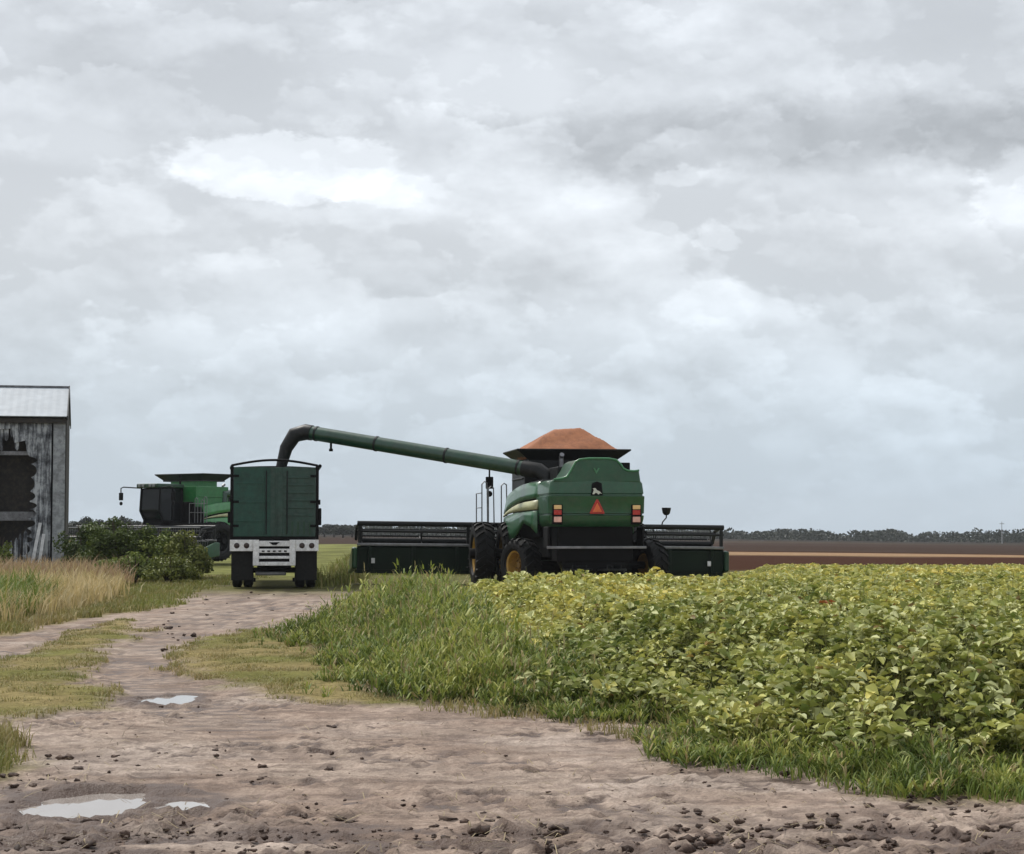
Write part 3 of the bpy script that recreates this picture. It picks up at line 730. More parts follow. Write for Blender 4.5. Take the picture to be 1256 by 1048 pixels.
# ------------------------------------------------------------------ combine harvester
def combine(loc, rz, label, unloading, rim_hw=1.68, rim_y=(4.05, 6.95), steer=0.0, tilt=0.0, ez=0.0, hz=0.0, tankmat=None, hw=5.9):
    t = empty('combine_harvester', loc, rz)
    tag(t, label, 'combine harvester', 'green combine harvesters')
    inv = (Matrix.Translation(Vector(loc)) @ Matrix.Rotation(rz, 4, 'Z')).inverted()
    sidemat = M_side if unloading else M_bside
    # --- chassis / separator body
    bm = B(); box(bm, -1.15, 1.15, 1.2, 7.0, .95, 2.95); box(bm, -1.28, 1.28, 2.0, 6.9, 1.5, 2.9); box(bm, -.9, .9, 6.6, 8.0, 1.25, 1.85)
    mk('chassis', bm, M_black, t, .03)
    # --- rear hood: stacked rounded sections with pressed creases
    bm = B(); prev = None; rings = []
    for (z, hh, yr) in [(1.80,1.20,.16),(1.90,1.29,.04),(2.00,1.31,.0),(2.10,1.32,-.015),(2.115,1.29,.045),(2.15,1.29,.05),(2.165,1.325,.0),(2.50,1.335,.0),(2.60,1.335,-.03),(2.63,1.335,-.03),(2.645,1.30,.04),(2.69,1.30,.045),(2.71,1.32,.02),(2.98,1.29,.05),(3.06,1.24,.10)]:
        c = .08; ring = []
        prof = [(-hh, 2.1), (-hh, yr+c)]+[(-hh+c-c*math.cos(a), yr+c-c*math.sin(a)) for a in (PI/8, PI/4, 3*PI/8)]+[(-hh+c, yr)]
        prof += [(-hh*.4, yr-.02), (0, yr-.03)]
        prof = prof+[(-x, y) for x, y in prof[-2::-1]]
        rings.append([bm.verts.new((x, y, z)) for x, y in prof])
    n = len(rings[0])
    for a, b in zip(rings[:-1], rings[1:]):
        for k in range(n): bm.faces.new((a[k], a[(k+1) % n], b[(k+1) % n], b[k]))
    bm.faces.new(rings[0][::-1]); bm.faces.new(rings[-1])
    hood = mk('rear_hood', bm, M_green, t, smooth=True)
    out = [(-1.20,3.0),(-1.18,3.08),(-.95,3.11),(-.82,3.16),(-.70,3.34),(-.58,3.56),(-.46,3.63),(-.2,3.66),(.35,3.66),(.56,3.62),(.68,3.50),(.76,3.38),(.88,3.33),(1.06,3.32),(1.19,3.34),(1.24,3.0)]
    bm = B(); prism(bm, out, 'y', .06, 1.9); mk('hood_dome', bm, M_green, hood, .035)
    bm = B(); tube(bm, [(x, .055, z) for x, z in out[1:-1]], .028, 8); mk('highlight_trim', bm, M_lgreen, hood, smooth=True)  # lighter green tube paints the light on the dome's bevelled edge
    # dished badge recess on dome
    bm = B(); prism(bm, [(-.09,3.40),(.0,3.24),(.09,3.40),(.05,3.40),(0,3.31),(-.05,3.40)], 'y', .035, .07); mk('badge', bm, M_lgreen, hood)
    # emblem: dark shield with a pale leaping animal
    bm = B(); prism(bm, [(-.15,2.78),(-.13,2.98),(.0,3.03),(.13,2.98),(.15,2.78),(.16,2.66),(-.16,2.66)], 'y', -.035, .06)
    em = mk('emblem', bm, M_black, hood, .008)
    bm = B(); prism(bm, [(-.13,2.68),(-.09,2.80),(-.12,2.84),(-.05,2.85),(.0,2.79),(.07,2.76),(.14,2.69),(.08,2.71),(.04,2.67),(.0,2.71),(-.05,2.72),(-.08,2.68)], 'y', -.042, -.033); mk('emblem_figure', bm, M_emblem, em)
    # slow moving vehicle triangle
    bm = B(); prism(bm, [(-.19,2.15),(.19,2.15),(.205,2.18),(.025,2.54),(-.025,2.54),(-.205,2.18)], 'y', -.055, -.035); tr = mk('warning_triangle', bm, M_red, hood, .004)
    bm = B(); prism(bm, [(-.13,2.20),(.13,2.20),(0,2.45)], 'y', -.066, -.057); mk('triangle_centre', bm, M_orange, tr)
    for sx in (-1, 1):
        cx = sx*1.09
        bm = B(); box(bm, cx-.14, cx+.14, -.045, .1, 1.86, 2.40); lc = mk('lamp_housing', bm, M_black, t, .015)
        for (z0, z1, m, nm) in ((2.27,2.385,M_amber,'turn_lamp'),(2.12,2.25,M_red,'tail_lamp'),(1.92,2.07,M_pink,'reflector')):
            bm = B(); box(bm, cx-.105, cx+.105, -.075, -.040, z0, z1); mk(nm, bm, m, lc, .012)
    # --- side panels with the pale stripe
    ys = [1.75, 2.3, 3.0, 3.8, 4.6, 5.4, 6.0, 6.5]
    for s in (-1, 1):
        def cur(zs, off=0.0):
            r = []
            for y, z in zip(ys, zs):
                bulge = 1.36+.24*min(1, max(0, (y-1.7)/1.6))
                r.append((s*(bulge-.20*max(0, z-2.2)+off), y, z))
            return r
        zt = [3.06,3.06,3.05,3.02,2.97,2.90,2.82,2.72]; z1 = [2.62,2.60,2.57,2.53,2.47,2.39,2.30,2.20]
        bm = B(); loft(bm, cur(zt), cur(z1), 3); mk('side_panel', bm, sidemat, t, smooth=True, solid=.05)
        z2 = [2.55,2.53,2.50,2.46,2.40,2.32,2.23,2.13]; z3 = [2.29,2.28,2.26,2.25,2.23,2.20,2.16,2.10]
        bm = B(); loft(bm, cur(z2, .02), cur(z3, .02), 2); mk('stripe_panel', bm, M_yellow, t, smooth=True, solid=.05)
        z4 = [2.25,2.24,2.22,2.21,2.19,2.16,2.12,2.06]; z5 = [1.62,1.80,1.92,1.62,1.45,1.40,1.60,1.75]
        bm = B(); loft(bm, cur(z4), cur(z5), 3); mk('lower_panel', bm, sidemat, t, smooth=True, solid=.05)
    # --- chopper, spreader and rear bar
    bm = B(); box(bm, -1.05, 1.05, .25, 1.3, .85, 1.82); box(bm, -1.33, -1.27, .171, .9, 1.20, 1.8); box(bm, 1.29, 1.35, .171, .9, 1.20, 1.8); prism(bm, [(-1.0,.95),(1.0,.95),(.8,.55),(-.8,.55)], 'y', .3, 1.0); mk('straw_chopper', bm, M_black, t, .03)
    for s in (-1, 1):
        bm = B(); lathe(bm, [(0, .42), (.05, .42), (.06, .1), (.14, .1)], 20, 'z', (s*.48, .35, .60))
        for k in range(6):
            a = k*PI/3; box(bm, .08, .40, -.012, .012, 0, .10, Matrix.Translation((s*.48, .35, .655)) @ Matrix.Rotation(a, 4, 'Z'))
        mk('spreader_disc', bm, M_dark, t)
    bm = B(); box(bm, -1.36, 1.40, .10, .17, 1.20, 1.27); mk('rear_bar', bm, M_steel, t, .01)
    bm = B(); tube(bm, [(-1.8, 1.95, .72), (1.8, 1.95, .72)], .11, 10); box(bm, -.3, .3, 1.75, 2.15, .65, 1.1); box(bm, -1.3, 1.3, 1.85, 2.05, .58, .84); mk('rear_axle', bm, M_black, t, .01)
    bm = B(); tube(bm, [(-2.7, 6.2, 1.0), (2.7, 6.2, 1.0)], .16, 12); box(bm, -1.25, 1.25, 5.9, 6.5, .8, 1.25); mk('front_axle', bm, M_black, t, .01)
    # --- wheels
    for s in (-1, 1):
        wheel(t, s*1.80, 1.95, .76, .58, .40, 18, s, M_rim, steer)
        wheel(t, s*1.50, 6.2, 1.0, .60, .56, 22, s, M_rim if unloading else M_dark)
        wheel(t, s*2.32, 6.2, 1.0, .60, .56, 22, s, M_rim if unloading else M_dark)
    # --- engine deck, intake, exhaust
    bm = B(); box(bm, -1.2, 1.2, 1.95, 4.25, 2.9, 3.12); box(bm, -.75, .85, 2.0, 3.4, 3.1, 3.5); mk('engine_deck', bm, M_dark, t, .03)
    bm = B(); box(bm, .86, 1.34, 1.95, 3.2, 3.05, 3.62); lathe(bm, [(0, .20), (.04, .21)], 20, 'x', (1.345, 2.6, 3.35)); mk('radiator_screen', bm, M_black, t, .02)
    bm = B(); tube(bm, [(-.35, 3.6, 3.1), (-.35, 3.6, 3.82), (-.35, 3.48, 3.9)], .07, 12); mk('exhaust', bm, M_steel, t, smooth=True)
    # --- grain tank and folded-out extensions
    bm = B(); box(bm, -1.32, 1.32, 4.3, 6.8, 2.7, 3.74)
    for s in (-1, 1): box(bm, s*1.335-.02, s*1.335+.02, 4.5, 6.6, 3.2, 3.26)
    if ez: box(bm, -.9, .9, 4.7, 6.2, 3.7, 3.74+ez)
    mk('grain_tank', bm, tankmat or M_dark, t, .03)  # near-black default puts the rear shade into a green tank's colour
    y0, y1 = rim_y; cy = (y0+y1)/2; bw = min(1.30, rim_hw-.30)
    base = [(-bw, y0+.30), (bw, y0+.30), (bw, y1-.30), (-bw, y1-.30)]; top = [(-rim_hw, y0), (rim_hw, y0), (rim_hw, y1), (-rim_hw, y1)]
    bm = B()
    for i in range(4):
        j = (i+1) % 4
        loft(bm, [(*top[i], 4.06), (*top[j], 4.06)], [(*base[i], 3.78), (*base[j], 3.78)], 1)
        loft(bm, [(*base[i], 3.78), (*base[j], 3.78)], [(*base[i], 3.70), (*base[j], 3.70)], 1)
    bmesh.ops.remove_doubles(bm, verts=bm.verts, dist=.001)
    ext = mk('tank_extension', bm, M_dark, t, solid=.04); ext.location = (.12 if unloading else 0, 0, ez)
    bm = B(); tube(bm, [(*p, 4.065) for p in top+top[:1]], .028, 6); mk('rim_tube', bm, M_dark, ext)
    # --- unloading auger
    if unloading:
        tipw = at(381, 531, 59.3); tip = inv @ tipw
        piv = Vector((-.80, 3.45, 3.38)); dirv = (tip-piv).normalized()
        e1 = inv @ at(361, 534, 59.4); e2 = inv @ at(351, 550, 59.4); e3 = inv @ at(344, 576, 59.4)
        neck = piv+dirv*.75
        bm = B(); tube(bm, [piv-Vector((0,0,.7)), piv-Vector((0,0,.12)), piv+dirv*.25, neck], .235, 18); base_t = mk('auger_neck', bm, M_augerdk, t, smooth=True)
        bm = B(); tube(bm, [neck+dirv*.01, tip], .215, 20); au = mk('unloading_auger', bm, M_auger, t, smooth=True)
        for f in (.02, .35, .68, .97):
            bm = B(); p = neck.lerp(tip, f); tube(bm, [p-dirv*.03, p+dirv*.03], .232, 20); mk('auger_band', bm, M_augerdk, au, smooth=True)
        bm = B(); p = neck.lerp(tip, .90); tube(bm, [p-Vector((0,0,.2)), p-Vector((0,0,.40))], .035, 8); lathe(bm, [(-.46,.06),(-.38,.06)], 10, 'z', tuple(p)); mk('work_lamp', bm, M_black, au)
        bm = B(); tube(bm, [tip-dirv*.05, tip+dirv*.15, e1, e2, e3], [.235,.245,.24,.20,.155], 18); mk('spout', bm, M_augerdk, au, smooth=True)
    else:
        piv = Vector((-1.25, 4.6, 3.38)); end = Vector((-1.55, -.5, 3.55)); dv = (end-piv).normalized()
        bm = B(); tube(bm, [piv-Vector((0,0,.5)), piv, piv+dv*.5, piv+dv*4.0], .215, 18); au = mk('unloading_auger', bm, M_auger, t, smooth=True)
        bm = B(); tube(bm, [piv+dv*4.0, piv+dv*4.6, end, end+Vector((0,-.25,-.45))], [.225,.225,.21,.16], 16); mk('spout', bm, M_augerdk, au, smooth=True)
    # --- cab
    bm = B(); prism(bm, [(7.05,1.95),(8.35,1.95),(8.72,2.5),(8.62,3.62),(7.05,3.62)], 'x', -.78, .78); cab = mk('cab', bm, M_glass, t, .05)
    bm = B()
    for s in (-1, 1):
        tube(bm, [(s*.80, 8.38, 1.95), (s*.80, 8.74, 2.5), (s*.80, 8.64, 3.64)], .055, 8); tube(bm, [(s*.80, 7.06, 1.95), (s*.80, 7.06, 3.64)], .075, 8); tube(bm, [(s*.80, 7.75, 1.95), (s*.80, 7.75, 3.64)], .035, 8)
    box(bm, -.82, .82, 7.0, 8.5, 1.80, 2.02); mk('cab_frame', bm, M_black, cab)
    bm = B(); box(bm, -.90, .90, 6.95, 8.95, 3.63, 3.84); mk('cab_roof', bm, M_dgreen, cab, .06)
    for s in (-.6, -.3, .3, .6):
        bm = B(); box(bm, s-.11, s+.11, 8.93, 8.99, 3.67, 3.80); mk('roof_lamp', bm, M_steel, cab, .01)
    bm = B(); lathe(bm, [(0,.06),(.16,.05),(.2,.02)], 12, 'z', (-.8, 7.2, 3.84)); tube(bm, [(-.8,7.2,3.84),(-.8,7.2,4.18)], .018, 6); tube(bm, [(-.8,7.2,4.16),(-.8,7.2,4.30)], .07, 10); mk('beacon', bm, M_black, cab)
    for s in (-1, 1):
        bm = B(); tube(bm, [(s*(.8 if unloading else .6), 8.75, 3.62), (s*1.55, 8.95, 3.68), (s*1.72, 8.95, 3.62), (s*1.72, 8.95, 3.36)], .03, 8); ma = mk('mirror_arm', bm, M_black, t, smooth=True)
        bm = B(); box(bm, s*1.72-.12, s*1.72+.12, 8.90, 8.98, 3.02, 3.40); lathe(bm, [(0,.09),(.06,.10)], 12, 'y', (s*1.72, 8.90, 2.86)); mk('mirror', bm, M_black, ma, .02)
    if not unloading: cab.scale.x = .78
    # platform, ladder and handrails on the left
    bm = B(); box(bm, -2.25, -.9, 7.0, 8.3, 1.82, 1.90)
    for k in range(5): box(bm, -2.62+.06*k, -2.30+.06*k, 7.2, 7.75, .55+.26*k, .59+.26*k)
    mk('platform', bm, M_black, t)
    bm = B()
    for (x, yy, z0, z1) in ((-2.22,7.0,1.85,3.20),(-2.02,7.0,1.85,3.05),(-1.62,7.0,1.85,3.15)):
        tube(bm, [(x, yy, z0), (x, yy, z1-.08), (x+.08, yy, z1), (x+.16, yy+.02, z1-.05), (x+.18, yy+.02, z0)], .02, 6)
    tube(bm, [(-2.22,7.0,2.4),(-2.22,8.3,2.4),(-2.22,8.3,1.85)], .018, 6); tube(bm, [(-2.22,7.0,2.85),(-2.22,8.3,2.85),(-2.22,8.3,2.3)], .018, 6)
    mk('handrail', bm, M_steel, t)
    # --- feeder house
    bm = B(); prism(bm, [(6.9,1.25),(9.25,.42),(9.25,1.15),(7.4,1.85)], 'x', -.72, .72); mk('feeder_house', bm, M_green, t, .03)
    # --- header
    hy = 9.1
    bm = B()
    prism(bm, [(hy,.42),(hy+.06,.42),(hy+.10,1.12),(hy+.04,1.16),(hy-.02,1.10)], 'x', -hw, hw)
    for k in range(9):
        x = -hw+.4+k*(2*hw-.8)/8; box(bm, x-.05, x+.05, hy-.10, hy-.021, .40, 1.16)
    box(bm, -hw, hw, hy+.06, hy+1.0, .30, .42)
    hd = mk('header', bm, M_header, t, .01); hd.location.z = hz
    hd.rotation_euler = (0, tilt, 0)
    bm = B(); box(bm, -hw, hw, hy-.10, hy+.07, 1.165, 1.25); mk('panel_rail', bm, M_steel, hd, .015)
    bm = B(); tube(bm, [(-hw, hy-.02, 1.86), (hw, hy-.02, 1.86)], .085, 10)
    for k in (-hw+.08, -2.4, -1.0, 1.0, 2.4, hw-.08): box(bm, k-.05, k+.05, hy-.06, hy+.04, 1.25, 1.86)
    tube(bm, [(-hw, hy, 1.62), (hw, hy, 1.62)], .04, 8)
    mk('top_beam', bm, M_dark, hd, .01)
    rc = (hy+.85, 1.32)
    bm = B(); tube(bm, [(-hw+.15, rc[0], rc[1]), (hw-.15, rc[0], rc[1])], .10, 10)
    for k in range(7):
        x = -hw+.2+k*(2*hw-.4)/6
        for j in range(6):
            a = j*PI/3+.3; tube(bm, [(x, rc[0], rc[1]), (x, rc[0]+.52*math.cos(a), rc[1]+.52*math.sin(a))], .02, 5)
    mk('reel', bm, M_dark, hd)
    for j in range(6):
        a = j*PI/3+.3; yy, zz = rc[0]+.52*math.cos(a), rc[1]+.52*math.sin(a)
        bm = B(); tube(bm, [(-hw+.15, yy, zz), (hw-.15, yy, zz)], .032, 6)
        for k in range(78):
            x = -hw+.2+k*.148; box(bm, x-.006, x+.006, yy-.006, yy+.006, zz-.24, zz)
        mk('reel_bat', bm, M_steel if j % 2 else M_dark, hd)
    for s in (-1, 1):
        bm = B(); prism(bm, [(hy-.15,.45),(hy+.6,.35),(hy+1.9,.25),(hy+1.5,.55),(hy+.8,.90),(hy+.1,1.12),(hy-.15,1.10)], 'x', s*hw, s*(hw+.16)); mk('divider', bm, M_green if s < 0 else M_dgreen, hd, .05)
        bm = B(); box(bm, s*(hw-.5)-.055, s*(hw-.5)+.055, hy-.14, hy-.10, .62, .78); mk('reflector', bm, M_white, hd, .005)
        bm = B(); tube(bm, [(s*(hw-.05), hy, 1.86), (s*(hw-.05), hy+.9, 1.75), (s*(hw-.05), hy+1.2, 1.35)], .05, 8); mk('reel_arm', bm, M_dark, hd)
    if unloading:
        x = 3.95
        bm = B(); tube(bm, [(x-.10, hy, 1.86), (x-.06, hy, 2.02), (x+.06, hy, 2.16), (x+.06, hy, 2.28)], .022, 6)
        lathe(bm, [(2.24,.06),(2.30,.12),(2.44,.15),(2.48,.15)], 12, 'z', (x+.06, hy, 0)); mk('marker_lamp', bm, M_dark, hd)
    return t

YAW = math.radians(8.5)
cloc = Vector((2.31, 53.3, 0))
c1 = combine(cloc, YAW, 'green combine harvester with its auger swung out over the trailer', True, steer=math.radians(24), tilt=math.radians(.65))
# heaped grain in the tank: a thing of its own
def grain():
    bm = B(); n = 36; hx, y0, y1 = 1.58, 4.16, 6.84
    cy, hy = (y0+y1)/2, (y1-y0)/2; V = []
    for j in range(n+1):
        row = []
        for i in range(n+1):
            u, v = -1+2*i/n, -1+2*j/n
            m = max(abs(u), abs(v)); q = .88*m+.12*math.hypot(u, v)
            h = .74*(1-min(1, max(0, (q-.24)/.76))**1.02)
            h += .018*math.sin(7*u+3*v)+.012*math.sin(13*v-5*u)
            h += .02*random.random()*0.6
            row.append(bm.verts.new((.12+hx*u+.04*(1-m), cy+hy*v, 4.00+max(-.05, h))))
        V.append(row)
    for j in range(n):
        for i in range(n): bm.faces.new((V[j][i], V[j][i+1], V[j+1][i+1], V[j+1][i]))
    edge = [V[0][i] for i in range(n+1)]+[V[j][n] for j in range(1, n+1)]+[V[n][i] for i in range(n-1, -1, -1)]+[V[j][0] for j in range(n-1, 0, -1)]
    lo = [bm.verts.new((v.co.x*.86, cy+(v.co.y-cy)*.86, 3.80)) for v in edge]
    k = len(edge)
    for i in range(k): bm.faces.new((edge[i], lo[i], lo[(i+1) % k], edge[(i+1) % k]))
    bm.faces.new(lo)
    o = mk('grain_heap', bm, M_grain, None, smooth=True); o.location = cloc; o.rotation_euler = (0, 0, YAW)
    tag(o, 'heap of orange-brown grain rising above the combine tank rim', 'grain')
grain()
# second combine beyond the trailer, nose towards us and to the left
a2 = math.radians(32); d2 = 98.0
f2 = Vector((-math.sin(a2), -math.cos(a2), 0))
cabp = at(199, 640, d2); c2loc = Vector((cabp.x, d2, 0))-f2*7.8; c2loc.z = float(macro(np.array([c2loc.x]), np.array([c2loc.y]))[0])+.22
c2 = combine(c2loc, PI-a2, 'green combine harvester parked nose-on behind the bushes and trailer, auger folded back', False, rim_hw=1.62, rim_y=(4.3, 6.6), ez=.30, hz=-.17, tankmat=M_bgreen, hw=4.6)

# ------------------------------------------------------------------ grain trailer
def trailer():
    p = gp(337, 722); loc = Vector((p[0], 57.0, 0)); loc.x = (337-628)/F*57.0
    rz = math.atan2(-loc.x, 57.0)
    t = empty('grain_trailer', loc, rz)
    tag(t, 'dark green grain trailer seen from behind with a white rear bumper', 'trailer')
    L, W, z0, z1 = 11.5, 1.25, 1.50, 3.56
    # body: two ribbed walls, front wall and floor
    bm = B()
    for s in (-1, 1):
        box(bm, s*(W-.05), s*W, .06, L, z0, z1-.08)
        for k in range(20): box(bm, s*W, s*(W+.035), .3+k*.58, .38+k*.58, z0, z1-.08)
        box(bm, s*(W-.07), s*(W+.05), .06, L, z1-.08, z1)
    box(bm, -W+.05, W-.05, L-.06, L, z0, z1); box(bm, -W+.05, W-.05, .06, L-.06, z0, z0+.05)
    mk('body', bm, M_tgreenL, t, .008)
    # rear frame
    bm = B()
    for s in (-1, 1): box(bm, s*(W-.06), s*(W+.03), -.02, .058, z0-.06, z1+.04)
    box(bm, -W+.06, W-.06, -.018, .056, z0-.08, z0+.02)
    mk('rear_frame', bm, M_black, t, .012)
    # two doors, the right one faded and ribbed
    bm = B(); box(bm, -W+.07, -.10, -.012, .03, z0+.03, z1-.02)
    for k in range(3): box(bm, -W+.12, -.16, -.030, -.010, z0+.45+k*.55, z0+.50+k*.55)
    box(bm, -.34, -.30, -.032, -.010, z0+.08, z1-.06)
    dl = mk('door', bm, M_tgreenL, t, .006)
    bm = B(); box(bm, .22, W-.07, -.012, .03, z0+.03, z1-.02)
    for k in range(6): box(bm, .28, W-.12, -.034, -.010, z0+.62+k*.22, z0+.67+k*.22)
    dr = mk('door', bm, M_tgreenR, t, .006); dr['label'] = 'faded ribbed door'
    bm = B()
    for k in range(5): box(bm, .32+k*.17, .37+k*.17, -.036, -.011, z0+.08, z0+.46)
    mk('door_rib', bm, M_dgreen, dr, .004)
    bm = B(); box(bm, -.115, .235, -.025, .025, z0+.03, z1-.02); box(bm, .02, .07, -.05, -.024, z0+.05, z1-.04); mk('centre_post', bm, M_tgreenR, t, .008)
    for s, d in ((-1, dl), (1, dr)):
        for z in (z0+.3, z0+1.0, z0+1.75):
            bm = B(); box(bm, s*(W-.22), s*(W-.06), -.05, -.031, z, z+.07); mk('hinge', bm, M_black, d)
        bm = B(); tube(bm, [(s*.30+.06, -.045, z0+.1), (s*.30+.06, -.045, z1-.12)], .016, 6); mk('lock_rod', bm, M_dark, d)
    bm = B(); box(bm, W+.03, W+.11, -.0, .30, z0+.35, z0+.85); box(bm, W+.03, W+.08, .0, .2, z0+.95, z0+1.1); mk('hinge_bracket', bm, M_black, t, .02)
    bm = B(); box(bm, -W-.10, -W-.03, .0, .25, z0+.42, z0+.75); mk('hinge_bracket', bm, M_black, t, .02)
    # tarp bows across the open top
    for k in range(6):
        y = .02+k*2.27
        bm = B(); tube(bm, [(x, y, z1+.03+(.16 if k == 0 else .04)*math.cos(x/W*PI/2)) for x in np.linspace(-W, W, 15)], .035 if k == 0 else .024, 8); mk('tarp_bow', bm, M_black, t, smooth=True)
    bm = B(); tube(bm, [(W+.06, .05, z1+.02), (W+.06, L, z1+.02)], .055, 10); mk('rolled_tarp', bm, M_black, t, smooth=True)
    # chassis
    bm = B()
    for s in (-1, 1): box(bm, s*.42, s*.52, .1, L-.3, 1.08, 1.495)
    for k in range(7): box(bm, -1.1, 1.1, .5+k*1.7, .6+k*1.7, 1.3, 1.49)
    mk('chassis', bm, M_black, t)
    # white bumper: full-width lamp panel with a lower slatted guard
    bm = B()
    box(bm, -W-.03, -.62, -.06, .02, 1.10, 1.43); box(bm, .62, W+.03, -.06, .02, 1.10, 1.43)
    box(bm, -.615, -.44, -.065, .02, .68, 1.43); box(bm, .44, .615, -.065, .02, .68, 1.43)
    box(bm, -.44, .44, -.05, .015, 1.24, 1.40); box(bm, -.44, .44, -.05, .015, 1.05, 1.17); box(bm, -.44, .44, -.05, .015, .88, .96); box(bm, -.44, .44, -.05, .015, .68, .79)
    bp = mk('bumper', bm, M_white, t, .01)
    bm = B(); box(bm, -.44, .44, .018, .03, .68, 1.42); mk('bumper_back', bm, M_black, bp)
    bm = B(); prism(bm, [(-.16,1.36),(.16,1.36),(.05,1.28),(-.05,1.28)], 'y', -.062, -.048)
    for k in range(5): box(bm, -.36+k*.16, -.28+k*.16, -.058, -.046, 1.08, 1.12)
    mk('bumper_slots', bm, M_black, bp)
    for x in (-1.08, -.80, .80, 1.08):
        bm = B(); lathe(bm, [(-.075, .075), (-.055, .085)], 18, 'y', (x, 0, 1.26)); lathe(bm, [(-.09,.03),(-.074,.06)], 14, 'y', (x, 0, 1.26)); mk('tail_lamp', bm, M_dred, t)
    for s in (-1, 1):
        bm = B(); box(bm, s*.62, s*1.24, .14, .17, .25, 1.10); mk('mud_flap', bm, M_rubber, t)
    # axles and dual wheels
    for y in (1.1, 2.35):
        bm = B(); tube(bm, [(-1.1, y, .52), (1.1, y, .52)], .075, 10); box(bm, -.5, .5, y-.06, y+.06, .55, 1.1); mk('axle', bm, M_black, t)
        for s in (-1, 1):
            wheel(t, s*1.08, y, .52, .28, .29, 0, s, M_steel); wheel(t, s*.76, y, .52, .28, .29, 0, s, M_steel)
    bm = B(); box(bm, -.55, .35, .6, .66, .38, .50); mk('air_tank', bm, M_steel, t, .03)
    for s in (-1, 1):
        bm = B(); box(bm, s*.75-.05, s*.75+.05, 8.6, 8.7, .12, 1.1); box(bm, s*.75-.14, s*.75+.14, 8.5, 8.8, .0, .13); mk('landing_leg', bm, M_black, t)
trailer()

